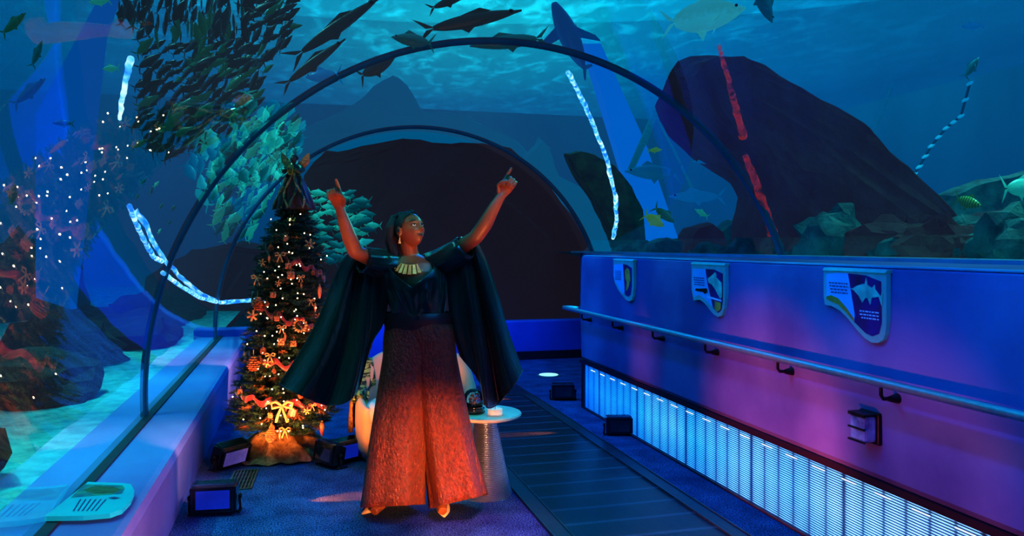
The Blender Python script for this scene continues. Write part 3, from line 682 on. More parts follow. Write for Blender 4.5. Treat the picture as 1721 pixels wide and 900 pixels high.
# ------------------------------------------------------------------ handrail
M_rail = mat('satin_rail', rgb(160,205,210), .38, .9, col2=rgb(148,192,200), scale=40)
M_black = mat('black_metal', (.012,.012,.016), .35, .4, scale=30)
hr = thing('handrail', 'long round satin metal handrail along the right wall', 'handrail', (2.50, 3, .955))
mb = MB(); pts = [Vector((.10, 4.10, 0)), Vector((.06, 4.22, 0)), Vector((.0, 4.25, 0)), Vector((0, 4.1, 0))]+[Vector((0, 4-i, 0)) for i in range(9)]
mb.tube(pts, .021, 14); mb.build('rail', M_rail, hr, smooth=True)
def wall_y(px, X=2.6): k = (px-860.5)/F; return X*(K-k*S)/(S+k*K)
for px in (983, 1035, 1103, 1192, 1315, 1490, 1790):
    y = wall_y(px, 2.53)-3
    mb = MB(); mb.tube([(0,y,-.015),(0,y,-.055),(.012,y,-.072),(.10,y,-.074)], .0085, 8)
    mb.tube([(.045,y,-.074),(.075,y,-.074),(.10,y,-.074)], [.013,.020,.026], 12)
    mb.build('bracket', M_black, hr, smooth='auto')

# ------------------------------------------------------------------ wall lamp
y = wall_y(1452, 2.55)
wl = thing('wall_lamp', 'small rectangular caged glass bulkhead lamp under the handrail', 'lamp', (2.60, y, .715))
mb = MB(); mb.box((-.012, 0, 0), (.026, .135, .15), bev=.008); mb.build('back_plate', M_black, wl)
mb = MB(); mb.box((-.055, 0, 0), (.07, .105, .125), bev=.014); mb.build('lens', mat('ribbed_glass_lens', rgb(130,160,200), .12, col2=rgb(60,70,120), scale=9, coat=.5), wl)
mb = MB()
mb.box((-.092, 0, 0), (.006, .112, .008)); mb.box((-.092, 0, .06), (.006, .112, .008)); mb.box((-.092, 0, -.06), (.006, .112, .008))
mb.box((-.06, 0, .068), (.07, .112, .006)); mb.build('cage', M_black, wl)

# ------------------------------------------------------------------ hanging species signs on the right wall
M_sign = mat('sign_frame_silver', rgb(110,175,180), .35, .3, col2=rgb(90,155,165), scale=12, emit=rgb(0,140,150), es=.10)  # teal light from above put into the frame as emission
M_ink = mat('sign_ink', rgb(15,50,110), .6); M_inkw = mat('sign_pale_print', rgb(120,190,230), .6, emit=rgb(60,150,200), es=.15)
M_pale = mat('sign_pale_blue', rgb(60,170,215), .35, col2=rgb(45,150,205), scale=3, emit=rgb(0,120,190), es=.12)
M_deep = mat('sign_deep_blue', rgb(30,25,120), .3, col2=rgb(40,14,40), scale=5, emit=rgb(20,10,90), es=.12)
M_ochre = mat('sign_ochre_sand', rgb(170,140,50), .5, col2=rgb(130,110,50), scale=14)
M_sfish = mat('sign_fish_print', rgb(70,200,180), .5, col2=rgb(20,90,110), scale=9, emit=rgb(30,160,150), es=.12)
M_scoral = mat('sign_coral_print', rgb(150,170,60), .5, col2=rgb(60,110,60), scale=25, emit=rgb(90,110,30), es=.08)
def wall_sign(pxl, pxr, ztop, pts_out, label, kind):
    y1, y0 = wall_y(pxl, 2.59), wall_y(pxr, 2.59)          # y1 far (left), y0 near (right)
    W = y1-y0; s = thing('species_sign', label, 'sign', (2.585, y1, 0))
    kz = {3: .71, 2: .79, 1: .777}[kind]
    def q(u, z, off=0): return Vector((-.012-off, -u*W, 1.448-(1.448-z)*kz))
    mb = MB(); A = [q(u, z) for u, z in pts_out]; mb.loft([A, [p+Vector((.024,0,0)) for p in A]]); mb.build('frame', M_sign, s)
    mb = MB(); mb.prism([(0,0),(-.02,.0),(-.008,.014),(.12,.02),(.12,0)], Vector((0,-W,0)), Vector((0,0,ztop-.012))); mb.build('top_hook', M_sign, s)
    cx = sum(u for u, z in pts_out)/len(pts_out)
    return s, q, W
def inset(pts, du, dz):
    cu = .5; zc = sum(z for u, z in pts)/len(pts)
    return [(cu+(u-cu)*du, zc+(z-zc)*dz) for u, z in pts]
def words(mb, q, u0, u1, z, lines, dz, off, seed, skew=0):
    random.seed(seed)
    for l in range(lines):
        u = u0+random.uniform(0,.02)+skew*l; zz = z-l*dz
        while u < u1:
            wv = random.uniform(.02,.06); a = q(u, zz, off); b = q(min(u+wv, u1), zz-.009, off)
            mb.face([(a.x, a.y, a.z), (a.x, b.y, a.z), (a.x, b.y, b.z), (a.x, a.y, b.z)]); u += wv+.012
def printed(q, pts, m, name, par, off):
    mb = MB(); mb.face([q(u, z, off) for u, z in pts]); return mb.build(name, m, par)
# the large sign: shark card with a swooping lower edge
o3 = [(0,1.448),(1,1.448),(1,1.13),(.985,1.05),(.95,1.01),(.88,.985),(.78,.978),(.68,1.0),(.55,1.05),(.42,1.115),(.28,1.165),(.14,1.19),(.02,1.195),(0,1.25)]
s3, q3, W3 = wall_sign(1389, 1495, 1.455, o3, 'large silver framed sign with a shark picture, nearest on the right wall', 3)
printed(q3, [(.05,1.415),(.2,1.425),(.42,1.428),(.47,1.30),(.53,1.15),(.52,1.10),(.40,1.155),(.26,1.205),(.06,1.235)], M_pale, 'text_panel', s3, .002)
printed(q3, [(.42,1.428),(.7,1.42),(.93,1.385),(.94,1.12),(.90,1.045),(.80,1.022),(.70,1.035),(.52,1.10),(.53,1.15),(.47,1.30)], M_deep, 'picture_panel', s3, .002)
printed(q3, [(.06,1.255),(.14,1.268),(.26,1.25),(.40,1.19),(.52,1.12),(.52,1.10),(.40,1.155),(.26,1.205),(.06,1.235)], M_ochre, 'sand_swoosh', s3, .003)
mb = MB(); words(mb, q3, .10, .42, 1.36, 4, .022, .004, 3, .012); mb.build('dark_print', M_ink, s3)['kind'] = 'stuff'
mb = MB(); words(mb, q3, .60, .90, 1.185, 3, .022, .004, 9, .012); mb.build('pale_print', M_inkw, s3)['kind'] = 'stuff'
sharkpic = [(.36,1.345),(.50,1.325),(.56,1.345),(.66,1.362),(.69,1.362),(.715,1.41),(.735,1.36),(.80,1.34),(.845,1.365),(.85,1.335),(.93,1.29),(.955,1.325),(.95,1.26),(.945,1.225),(.90,1.285),(.80,1.275),(.775,1.225),(.735,1.27),(.70,1.27),(.655,1.235),(.60,1.28),(.52,1.315)]
printed(q3, sharkpic, M_sfish, 'shark_picture', s3, .005)
# middle sign: spotted fish
o2 = [(0,1.448),(1,1.448),(1,1.20),(.97,1.10),(.90,1.04),(.80,1.022),(.68,1.035),(.54,1.075),(.40,1.12),(.26,1.14),(.12,1.135),(.07,1.125),(.0,1.22)]
s2, q2, W2 = wall_sign(1166, 1223, 1.455, o2, 'silver framed sign with a spotted fish picture, middle one on the right wall', 2)
printed(q2, [(.04,1.40),(.44,1.405),(.50,1.28),(.60,1.17),(.66,1.09),(.40,1.16),(.24,1.18),(.1,1.16),(.04,1.22)], M_pale, 'text_panel', s2, .002)
printed(q2, [(.44,1.405),(.7,1.405),(.94,1.375),(.94,1.16),(.90,1.08),(.80,1.055),(.66,1.09),(.60,1.17),(.50,1.28)], M_deep, 'picture_panel', s2, .002)
mb = MB(); words(mb, q2, .07, .42, 1.33, 4, .019, .004, 5, .01); mb.build('dark_print', M_ink, s2)['kind'] = 'stuff'
printed(q2, [(.52,1.33),(.60,1.345),(.74,1.385),(.78,1.36),(.76,1.345),(.92,1.30),(.93,1.19),(.88,1.17),(.74,1.24),(.64,1.28),(.54,1.295)], M_sfish, 'fish_picture', s2, .005)
printed(q2, [(.60,1.27),(.64,1.275),(.66,1.235),(.62,1.225)], M_ink, 'fin_picture', s2, .006)
printed(q2, [(.36,1.24),(.50,1.245),(.52,1.215),(.44,1.195),(.38,1.21),(.14,1.215),(.16,1.235),(.24,1.235)], M_black, 'small_fish_picture', s2, .006)
printed(q2, [(.50,1.185),(.92,1.165),(.92,1.15),(.50,1.168)], M_inkw, 'pale_band', s2, .006)
printed(q2, [(.72,1.15),(.90,1.14),(.89,1.085),(.80,1.065),(.72,1.085)], M_scoral, 'coral_picture', s2, .006)
# far sign: seahorse-like picture
o1 = [(0,1.448),(1,1.448),(1,1.17),(.97,1.08),(.90,1.035),(.78,1.018),(.62,1.03),(.42,1.075),(.22,1.13),(.06,1.20),(0,1.28)]
s1, q1, W1 = wall_sign(1034, 1068, 1.455, o1, 'small silver framed sign with a green picture, farthest on the right wall', 1)
printed(q1, [(.05,1.395),(.50,1.405),(.55,1.25),(.60,1.12),(.52,1.085),(.28,1.15),(.06,1.24)], M_pale, 'text_panel', s1, .002)
printed(q1, [(.50,1.405),(.7,1.40),(.93,1.37),(.93,1.18),(.88,1.09),(.76,1.065),(.60,1.08),(.55,1.25)], M_deep, 'picture_panel', s1, .002)
mb = MB(); words(mb, q1, .10, .42, 1.33, 6, .018, .004, 6); mb.build('dark_print', M_ink, s1)['kind'] = 'stuff'
printed(q1, [(.62,1.34),(.72,1.37),(.84,1.34),(.88,1.24),(.80,1.18),(.72,1.12),(.66,1.13),(.70,1.22),(.62,1.26)], M_scoral, 'picture', s1, .005)

# ------------------------------------------------------------------ sign lying on the left ledge
lsg = thing('ledge_sign', 'tilted turquoise reading sign with rounded end lying on the left ledge', 'sign', (-.86, 3.72, ZL))
def Lq(px, py, z):                       # pixel -> point on the sign plane (sloping slightly up towards the acrylic)
    d = P(px, py, 1)-Vector((0,0,EYE)); t = (z-EYE)/d.z; return Vector((d.x*t, d.y*t, z))-Vector((-.86, 3.72, ZL))
out = [(75,867),(148,809),(205,811),(220,813),(226,824),(220,840),(205,855),(185,862),(140,866)]
mb = MB(); A = [Lq(x, y, .466) for x, y in out]; mb.loft([A, [p-Vector((0,0,.020)) for p in A]])
mb.build('panel', mat('turquoise_panel', rgb(20,190,190), .25, col2=rgb(10,170,185), scale=3, emit=rgb(0,170,190), es=.16), lsg)
def lpr(pix, m, name, z): mb = MB(); mb.face([Lq(x, y, z) for x, y in pix]); mb.build(name, m, lsg)
lpr([(118,836),(142,813),(206,815),(210,820),(205,829),(140,834)], mat('green_picture', rgb(40,150,110), .4, col2=rgb(20,90,120), scale=22), 'picture', .4668)
lpr([(140,822),(160,816),(190,817),(204,822),(190,828),(160,829),(148,826)], mat('dark_fish_print', rgb(30,50,30), .5, col2=rgb(70,110,50), scale=40), 'fish_picture', .4674)
mb = MB()
for k in range(6):
    x = 122+k*7.5; mb.face([Lq(*p, .4672) for p in ((x,858),(x+2.6,858),(x+15+k,838),(x+12.4+k,838))])
mb.build('print_lines', M_ink, lsg)['kind'] = 'stuff'
lpr([(181,836),(192,834),(203,836),(192,838.5)], M_ink, 'small_picture', .4672)

# ------------------------------------------------------------------ floor spotlights (LED wash lights)
M_case = mat('glossy_black_case', (.014,.016,.026), .16, .2, scale=10, coat=.6)
M_fin = mat('pale_fin', rgb(150,200,215), .2, 1, scale=30)
def flood(name, label, loc, rz, tilt, lens_m, s=1.0):
    r = thing(name, label, 'floor light', loc, (0, 0, rz), 'black LED wash lights standing on the carpet'); r.scale = (s,)*3
    R = Matrix.Rotation(tilt, 3, 'X'); c = Vector((0, 0, .095))
    mb = MB(); mb.prism([(-.055,-.075),(.055,-.062),(.055,.062),(-.055,.075)], Vector((.25,0,0)), Vector((-.125,0,0)), Vector((0,1,0)), Vector((0,0,1)))
    bmesh.ops.bevel(mb.b, geom=list(mb.b.edges), offset=.006, segments=2, affect='EDGES')
    for v in mb.b.verts: v.co = R@v.co+c
    mb.build('housing', M_case, r)
    mb = MB(); mb.box((0,-.0575,0), (.185,.006,.105), bev=.002)
    for v in mb.b.verts: v.co = R@v.co+c
    mb.build('lens', lens_m, r)
    mb = MB(); mb.box((0,-.058,.068), (.235,.012,.010)); mb.box((0,-.058,-.066), (.235,.012,.008)); mb.box((.11,-.058,0), (.010,.012,.13)); mb.box((-.11,-.058,0), (.010,.012,.13))
    for v in mb.b.verts: v.co = R@v.co+c
    mb.build('bezel', M_case, r)
    mb = MB()
    for k in range(6): mb.box((0,-.04+k*.016,.078), (.23,.004,.016))
    for v in mb.b.verts: v.co = R@v.co+c
    mb.build('heat_sink', M_fin, r)
    mb = MB()
    for sx in (-1, 1):
        mb.tube([(sx*.136,0,.095),(sx*.14,0,.04),(sx*.138,0,.008)], .007, 6)
        mb.ball((sx*.140,0,.095), (.012,.02,.02), 1)
    mb.tube([(-.138,-.03,.006),(-.138,.06,.006)], .006, 6); mb.tube([(.138,-.03,.006),(.138,.06,.006)], .006, 6); mb.tube([(-.138,.0,.008),(.138,.0,.008)], .006, 6)
    mb.build('yoke', M_black, r, smooth=True)
    return r
L_blue = mat('blue_lens', rgb(30,50,150), .08, col2=rgb(16,24,90), scale=6, emit=rgb(20,50,200), es=.35, coat=1)
L_lil = mat('lilac_lens', rgb(150,140,190), .08, col2=rgb(60,50,90), scale=9, emit=rgb(110,90,180), es=.3, coat=1)
L_blk = mat('smoked_lens', rgb(30,60,70), .08, col2=rgb(14,26,34), scale=6, coat=1)
flood('flood_light', 'black floor light with a blue lens nearest the viewer at lower left', floor_pt(361, 862), -.10, .0, L_blue, 1.02)
flood('flood_light', 'tipped black floor light with a lilac lens left of the tree skirt', floor_pt(388, 784), .75, .35, L_lil, 1.0)
flood('flood_light', 'black floor light leaning against the right side of the tree skirt', floor_pt(554, 782), -1.0, -.2, L_blk, .95)
flood('flood_light', 'black floor light with a bright blue face behind the right side of the tree', floor_pt(578, 776), .55, .1, L_blue, .95)
flood('flood_light', 'black floor light halfway along the light grille on the right', floor_pt(1040, 730), -.25, 0, L_blk, .88)
flood('flood_light', 'black floor light at the far end of the light grille', floor_pt(946, 671), -.25, 0, L_blk, .93)

# floor vent and floor uplight
M_vent = mat('pale_metal_vent', rgb(150,140,120), .35, .7, scale=20)
fv = thing('floor_vent', 'small slotted metal floor vent beside the tree lights', 'vent', floor_pt(408, 806), (0,0,-.05))
mb = MB()
for x in (-.075, .075): mb.box((x, 0, .004), (.012, .44, .01))
for y_ in (-.215, .215): mb.box((0, y_, .004), (.16, .012, .01))
mb.build('frame', M_vent, fv)
mb = MB(); mb.box((0,0,.0015), (.15,.43,.003)); mb.build('recess', M_black, fv)
mb = MB()
for k in range(6): mb.box((-.055+k*.022, 0, .005), (.008, .42, .006))
for k in range(4): mb.box((0, -.14+k*.093, .0045), (.14, .008, .005))
mb.build('slats', M_vent, fv)
fd = thing('floor_disc', 'round white glowing disc set in the floor at the far end', 'floor light', floor_pt(922, 631), group=None)
mb = MB(); mb.lathe([(.14,0),(.14,.010),(.12,.014),(.0001,.014)], n=32); mb.build('rim', M_rail, fd, smooth='auto')
mb = MB(); mb.lathe([(.115,.0145),(.115,.017),(.0001,.018)], n=32); mb.build('lens', emis('disc_glow', rgb(150,230,245), .9), fd)

# ------------------------------------------------------------------ side table with ribbed cone base
tb = thing('side_table', 'small round pale side table on a ribbed silver cone base', 'table', floor_pt(816, 829))
M_top = mat('pale_marble_top', rgb(225,205,195), .3, col2=rgb(205,180,170), scale=6)
mb = MB(); mb.lathe([(.0001,.488),(.20,.488),(.225,.498),(.228,.508),(.222,.516),(.0001,.517)], n=56); mb.build('tabletop', M_top, tb, smooth='auto')
prof = [(.168,.0)]
for k in range(44):
    z = .004+k*.0109; r0 = .165-(.165-.062)*(z/.488)**.85; prof += [(r0, z), (r0+.006, z+.003), (r0+.006, z+.006), (r0, z+.009)]
prof += [(.06,.489)]
M_cone = mat('ribbed_chrome', rgb(170,170,185), .25, .8, col2=rgb(140,145,165), scale=4)
mb = MB(); mb.lathe(prof, n=64); mb.build('cone_base', M_cone, tb, smooth=False)
tc_ = tb.location; top = tc_.z+.517
ca = thing('candle', 'low white candle burning near the edge of the round side table', 'candle', tc_+RGT*.062-FWD*.09+UP*.517)
mb = MB(); mb.lathe([(.0001,0),(.045,0),(.047,.006),(.047,.036),(.043,.041),(.012,.038),(.0001,.037)], n=32); mb.build('wax', mat('ivory_wax', rgb(250,225,215), .4, emit=rgb(255,200,180), es=.15), ca, smooth='auto')
mb = MB(); mb.tube([(0,0,.037),(.001,0,.052)], .0015, 6); mb.build('wick', M_black, ca)
sg = thing('snow_globe', 'glass dome with a little dark scene on a black ringed base on the side table', 'ornament', tc_-RGT*.075-FWD*.02+UP*.517)
mb = MB(); mb.lathe([(.0001,0),(.072,0),(.074,.008),(.066,.012),(.066,.020),(.071,.024),(.071,.030),(.060,.034),(.060,.042),(.0001,.042)], n=40); mb.build('base', mat('gloss_black_base', (.01,.008,.01), .12, coat=1), sg, smooth='auto')
def globe_mat():
    m = bpy.data.materials.new('clear_glass'); m.use_nodes = True; nt = m.node_tree; nt.nodes.clear()
    tr = nt.nodes.new('ShaderNodeBsdfTransparent'); gl = nt.nodes.new('ShaderNodeBsdfGlossy'); gl.inputs['Roughness'].default_value = .03
    lw = nt.nodes.new('ShaderNodeLayerWeight'); lw.inputs[0].default_value = .35
    mx = nt.nodes.new('ShaderNodeMixShader'); nt.links.new(lw.outputs['Fresnel'], mx.inputs[0]); nt.links.new(tr.outputs[0], mx.inputs[1]); nt.links.new(gl.outputs[0], mx.inputs[2])
    o = nt.nodes.new('ShaderNodeOutputMaterial'); nt.links.new(mx.outputs[0], o.inputs[0]); return m
mb = MB(); mb.lathe([(.056,.042),(.064,.06),(.066,.085),(.060,.112),(.045,.135),(.025,.147),(.0001,.150)], n=36); mb.build('dome', globe_mat(), sg, smooth=True)
mb = MB()
for k in range(9):
    a = k*2.4; h = .055+.008*k; mb.box((.022*math.cos(a), .022*math.sin(a), h), (.018,.014,.018), rot=Matrix.Rotation(a, 3, 'Z') @ Matrix.Rotation(.5, 3, 'X'), bev=.002)
mb.tube([(0,0,.042),(.005,0,.08),(-.008,0,.122)], [.012,.008,.003], 6)
mb.build('figurine', mat('dark_figurine', rgb(90,50,60), .4, col2=(.01,.01,.02), scale=60, contrast=(.45,.5)), sg)

# ------------------------------------------------------------------ barrel armchair
ch_p = P(700, 412, 5.75); ch_p.z = 0
ac = thing('armchair', 'cream barrel armchair with a high rounded back behind the woman', 'armchair', ch_p, (0,0,-TH+.10))
M_vel = mat('cream_velvet', rgb(232,176,132), .75, col2=rgb(215,155,110), scale=3, sheen=.4)
def shell_ring(z, ro, ri, h0):
    return None
n = 44; outer = []; inner = []
mb = MB(); prof = []
for i in range(n+1):
    a = math.radians(-38+256*i/n)           # opening faces -y
    ca_, sa = math.cos(a), math.sin(a)
    back = max(0, sa); e = min(i, n-i)/n*2
    h = .40+.38*min(1, (e*1.9))**1.2*(.55+.45*back)
    cx_ = .455*ca_; cy_ = .42*sa+.05
    sec = []
    for (rr, zz) in ((1.0-.10, .02), (1.0-.02, .10), (1.0, h*.55), (1.0-.01, h-.05), (.965, h-.012), (.92, h), (.865, h-.014), (.83, h-.06), (.81, .42), (.80, .30)):
        sec.append(Vector((cx_*rr, cy_*rr, zz)))
    prof.append(sec)
mb.loft(prof, cap=True); mb.build('backrest', M_vel, ac, smooth=True)
mb = MB(); rings = []
for z, s_ in ((.02,.84),(.05,.90),(.25,.93),(.30,.90)):
    rings.append([Vector((.41*s_*math.cos(2*PI*j/40), .40*s_*math.sin(2*PI*j/40)-.02, z)) for j in range(40)])
mb.loft(rings); mb.build('base', M_vel, ac, smooth='auto')
mb = MB(); rings = []
for z, s_ in ((.30,.84),(.32,.90),(.38,.92),(.415,.88),(.43,.78),(.435,.5)):
    rings.append([Vector((.40*s_*math.cos(2*PI*j/40), .39*s_*math.sin(2*PI*j/40)-.03, z)) for j in range(40)])
mb.loft(rings); mb.build('seat', mat('pale_seat_velvet', rgb(240,215,195), .75, col2=rgb(225,195,170), scale=3, sheen=.4), ac, smooth=True)
# throw over the left side with gold tassel fringe
tw = thing('throw_blanket', 'green and gold striped throw with long tassels over the left arm of the armchair', 'blanket', ch_p, (0,0,-TH+.10))
def throw_nodes():
    m = mat('striped_throw', rgb(150,165,90), .9, col2=rgb(30,40,26), scale=6, stretch=(2,2,12), contrast=(.47,.53), bump=.5); return m
mb = MB(); rows = []
for j in range(15):
    a = math.radians(150+j*3.2)
    ca_, sa = math.cos(a), math.sin(a); r_ = []
    e = min(1, ((218-150-j*3.2)/256)*2*1.9); h = .40+.38*max(0.05, e)**1.2*(.55+.45*max(0, sa))
    h = min(h, .80)+.006
    for rr, zz in ((.80,.50),(.825,h-.10),(.85,h-.03),(.88,h+.002),(.92,h+.012),(.975,h+.0),(1.012,h-.05),(1.03,.50),(1.045,.42)):
        wv = 1+.012*math.sin(j*1.9+zz*9); r_.append(mb.b.verts.new((.455*ca_*rr*wv, (.42*sa+.05)*rr*wv, zz)))
    rows.append(r_)
for a_, b_ in zip(rows, rows[1:]):
    for i in range(len(a_)-1): mb.b.faces.new((a_[i], a_[i+1], b_[i+1], b_[i]))
o = mb.build('cloth', throw_nodes(), tw, smooth=True); md = o.modifiers.new('s', 'SOLIDIFY'); md.thickness = .008
M_tas = mat('gold_tassel', rgb(190,130,50), .7, col2=rgb(110,60,20), scale=60)
for j in range(13):
    a = math.radians(151+j*3.5); mb = MB(); x0, y0 = .455*math.cos(a)*1.05, (.42*math.sin(a)+.05)*1.05
    mb.tube([(x0,y0,.425),(x0*1.01,y0,.405),(x0*1.015,y0,.39),(x0*1.02,y0,.30),(x0*1.02,y0,.24-.02*(j%3))], [.004,.014,.009,.016,.018], 7); mb.build('tassel', M_tas, tw, smooth=True)
# ------------------------------------------------------------------ christmas tree
random.seed(11)
TB = floor_pt(474, 762)                        # foot of the trunk
TT = P(494, 345, TB.dot(FWD))                  # where the angel stands
def t_axis(z): f = z/TT.z; return Vector((TB.x+(TT.x-TB.x)*f, TB.y+(TT.y-TB.y)*f, z))
RP = [(.10,.10),(.20,.30),(.30,.385),(.55,.335),(.75,.30),(.95,.285),(1.2,.262),(1.45,.235),(1.6,.205),(1.72,.165),(1.80,.125),(1.87,.09)]
def t_rad(z):
    for (z0, r0), (z1, r1) in zip(RP, RP[1:]):
        if z <= z1: return r0+(r1-r0)*max(0, (z-z0))/(z1-z0)
    return .08
tr = thing('christmas_tree', 'tall slim decorated artificial christmas tree left of the woman', 'christmas tree', TB)
M_bark = mat('bark', rgb(50,32,24), .9, scale=20)
mb = MB(); mb.tube([(0,0,.0),(0,0,.5),tuple(t_axis(1.80)-TB)], [.028,.024,.008], 10); mb.build('trunk', M_bark, tr, smooth=True)
M_leaf = mat('fir_needles', rgb(34,70,44), .55, col2=rgb(14,34,24), scale=14, contrast=(.4,.6))
M_tip = mat('orange_lit_tips', rgb(150,80,40), .55, col2=rgb(70,60,30), scale=11, contrast=(.4,.6))  # orange light on the tree painted into these needle tips
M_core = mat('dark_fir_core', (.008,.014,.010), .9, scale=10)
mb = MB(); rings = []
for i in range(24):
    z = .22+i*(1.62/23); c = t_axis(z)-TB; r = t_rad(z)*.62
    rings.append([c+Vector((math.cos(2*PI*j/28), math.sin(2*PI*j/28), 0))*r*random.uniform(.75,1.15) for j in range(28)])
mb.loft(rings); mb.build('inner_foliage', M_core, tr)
def needles(mb, p, d, L, n, nl):
    side = d.cross(Vector((0,0,1))); side = side.normalized() if side.length > .01 else Vector((1,0,0)); up = side.cross(d).normalized()
    for k in range(n):
        f = k/n; b = p+d*L*f; a = random.uniform(0, 2*PI); o = (side*math.cos(a)+up*math.sin(a))
        tip = b+(o*.8+d*.75).normalized()*nl*(1-.35*f); w_ = d.cross(o).normalized()*.0021
        mb.face([b-w_, b+w_, tip])
for nm, m_, cnt in (('foliage', M_leaf, 2300), ('orange_lit_foliage', M_tip, 330)):
    mb = MB()
    for i in range(cnt):
        z = random.uniform(.20, 1.84)
        if random.random() > (t_rad(z)/.34+.25): z = random.uniform(.2, .8)
        a = random.uniform(0, 2*PI); R = t_rad(z)*random.uniform(.70, 1.12); c = t_axis(z)-TB
        o = Vector((math.cos(a), math.sin(a), 0)); L = random.uniform(.07, .12)
        d = (o+Vector((random.gauss(0,.25), random.gauss(0,.25), random.uniform(-.35,.35)))).normalized()
        p = c+o*R-d*L*.8
        mb.tube([p, p+d*L], [.0022,.001], 3, cap=False)
        needles(mb, p, d, L, 26, .030)
        for s in (-1, 1):
            d2 = (d+d.cross(Vector((0,0,1)))*.6*s).normalized(); needles(mb, p+d*L*.35, d2, L*.6, 12, .026)
    mb.build(nm, m_, tr, normals=False)
def on_tree(px, py, off=.0):                   # point of the foliage surface seen at this pixel
    d = P(px, py, 1)-Vector((0,0,EYE)); best = None
    t = TB.dot(FWD)-.6
    while t < TB.dot(FWD)+.1:
        q = Vector((0,0,EYE))+d*t; c = t_axis(max(.05, q.z))
        if math.hypot(q.x-c.x, q.y-c.y) < t_rad(q.z)+off: return q
        t += .005
    q = Vector((0,0,EYE))+d*(TB.dot(FWD)-.02); return q
# fairy lights
sl = thing('fairy_lights', 'string of small warm white fairy lights wound round the tree', 'string lights', TB)
pts = []
for i in range(420):
    f = i/419; z = .18+1.62*f; a = f*2*PI*11; c = t_axis(z)-TB; r = t_rad(z)*.93
    pts.append(c+Vector((math.cos(a)*r, math.sin(a)*r, .02*math.sin(i*.9))))
mb = MB(); mb.tube(pts, .0016, 4); mb.build('wire', M_black, sl)
M_bulb = emis('warm_bulb', (1,.72,.42), 9)
mb = MB(); mb.ball((0,0,0), .0046, 1); b0 = mb.build('bulb', M_bulb, sl); first = True
for k in range(100):
    px = random.gauss(482, 34); py = 352+ (725-352)*random.random()**.85
    q = on_tree(px, py, .03)
    c = t_axis(q.z)
    if math.hypot(q.x-c.x, q.y-c.y) > t_rad(q.z)+.05:
        px = 485+random.uniform(-18,18); q = on_tree(px, py, .03)
    if first: o = b0; first = False
    else: o = b0.copy(); C.objects.link(o)
    o.location = q-TB
# ribbon garland
rg = thing('ribbon_garland', 'sheer dark red ribbon garland swagged round the tree', 'garland', TB)
M_rib2 = mat('dark_red_ribbon', rgb(140,16,28), .4, col2=rgb(60,6,14), scale=8, sheen=.5)
for z0, z1 in ((1.62,1.30),(1.20,.86),(.80,.62),(.52,.36)):
    mb = MB(); rows = []
    for i in range(60):
        f = i/59; a = math.radians(-185+190*f); z = z0+(z1-z0)*f+.02*math.sin(i*.8); c = t_axis(z)-TB; r = t_rad(z)*1.0+.006*math.sin(i*1.7)
        v = Vector((math.cos(a)*r, math.sin(a)*r, 0)); rows.append([c+v+Vector((0,0,.022+.008*math.sin(i*.6))), c+v*1.03, c+v-Vector((0,0,.022))])
    V = [[mb.b.verts.new(p) for p in r_] for r_ in rows]
    for a_, b_ in zip(V, V[1:]):
        for k in range(2): mb.b.faces.new((a_[k], a_[k+1], b_[k+1], b_[k]))
    mb.build('ribbon', M_rib2, rg, smooth=True)
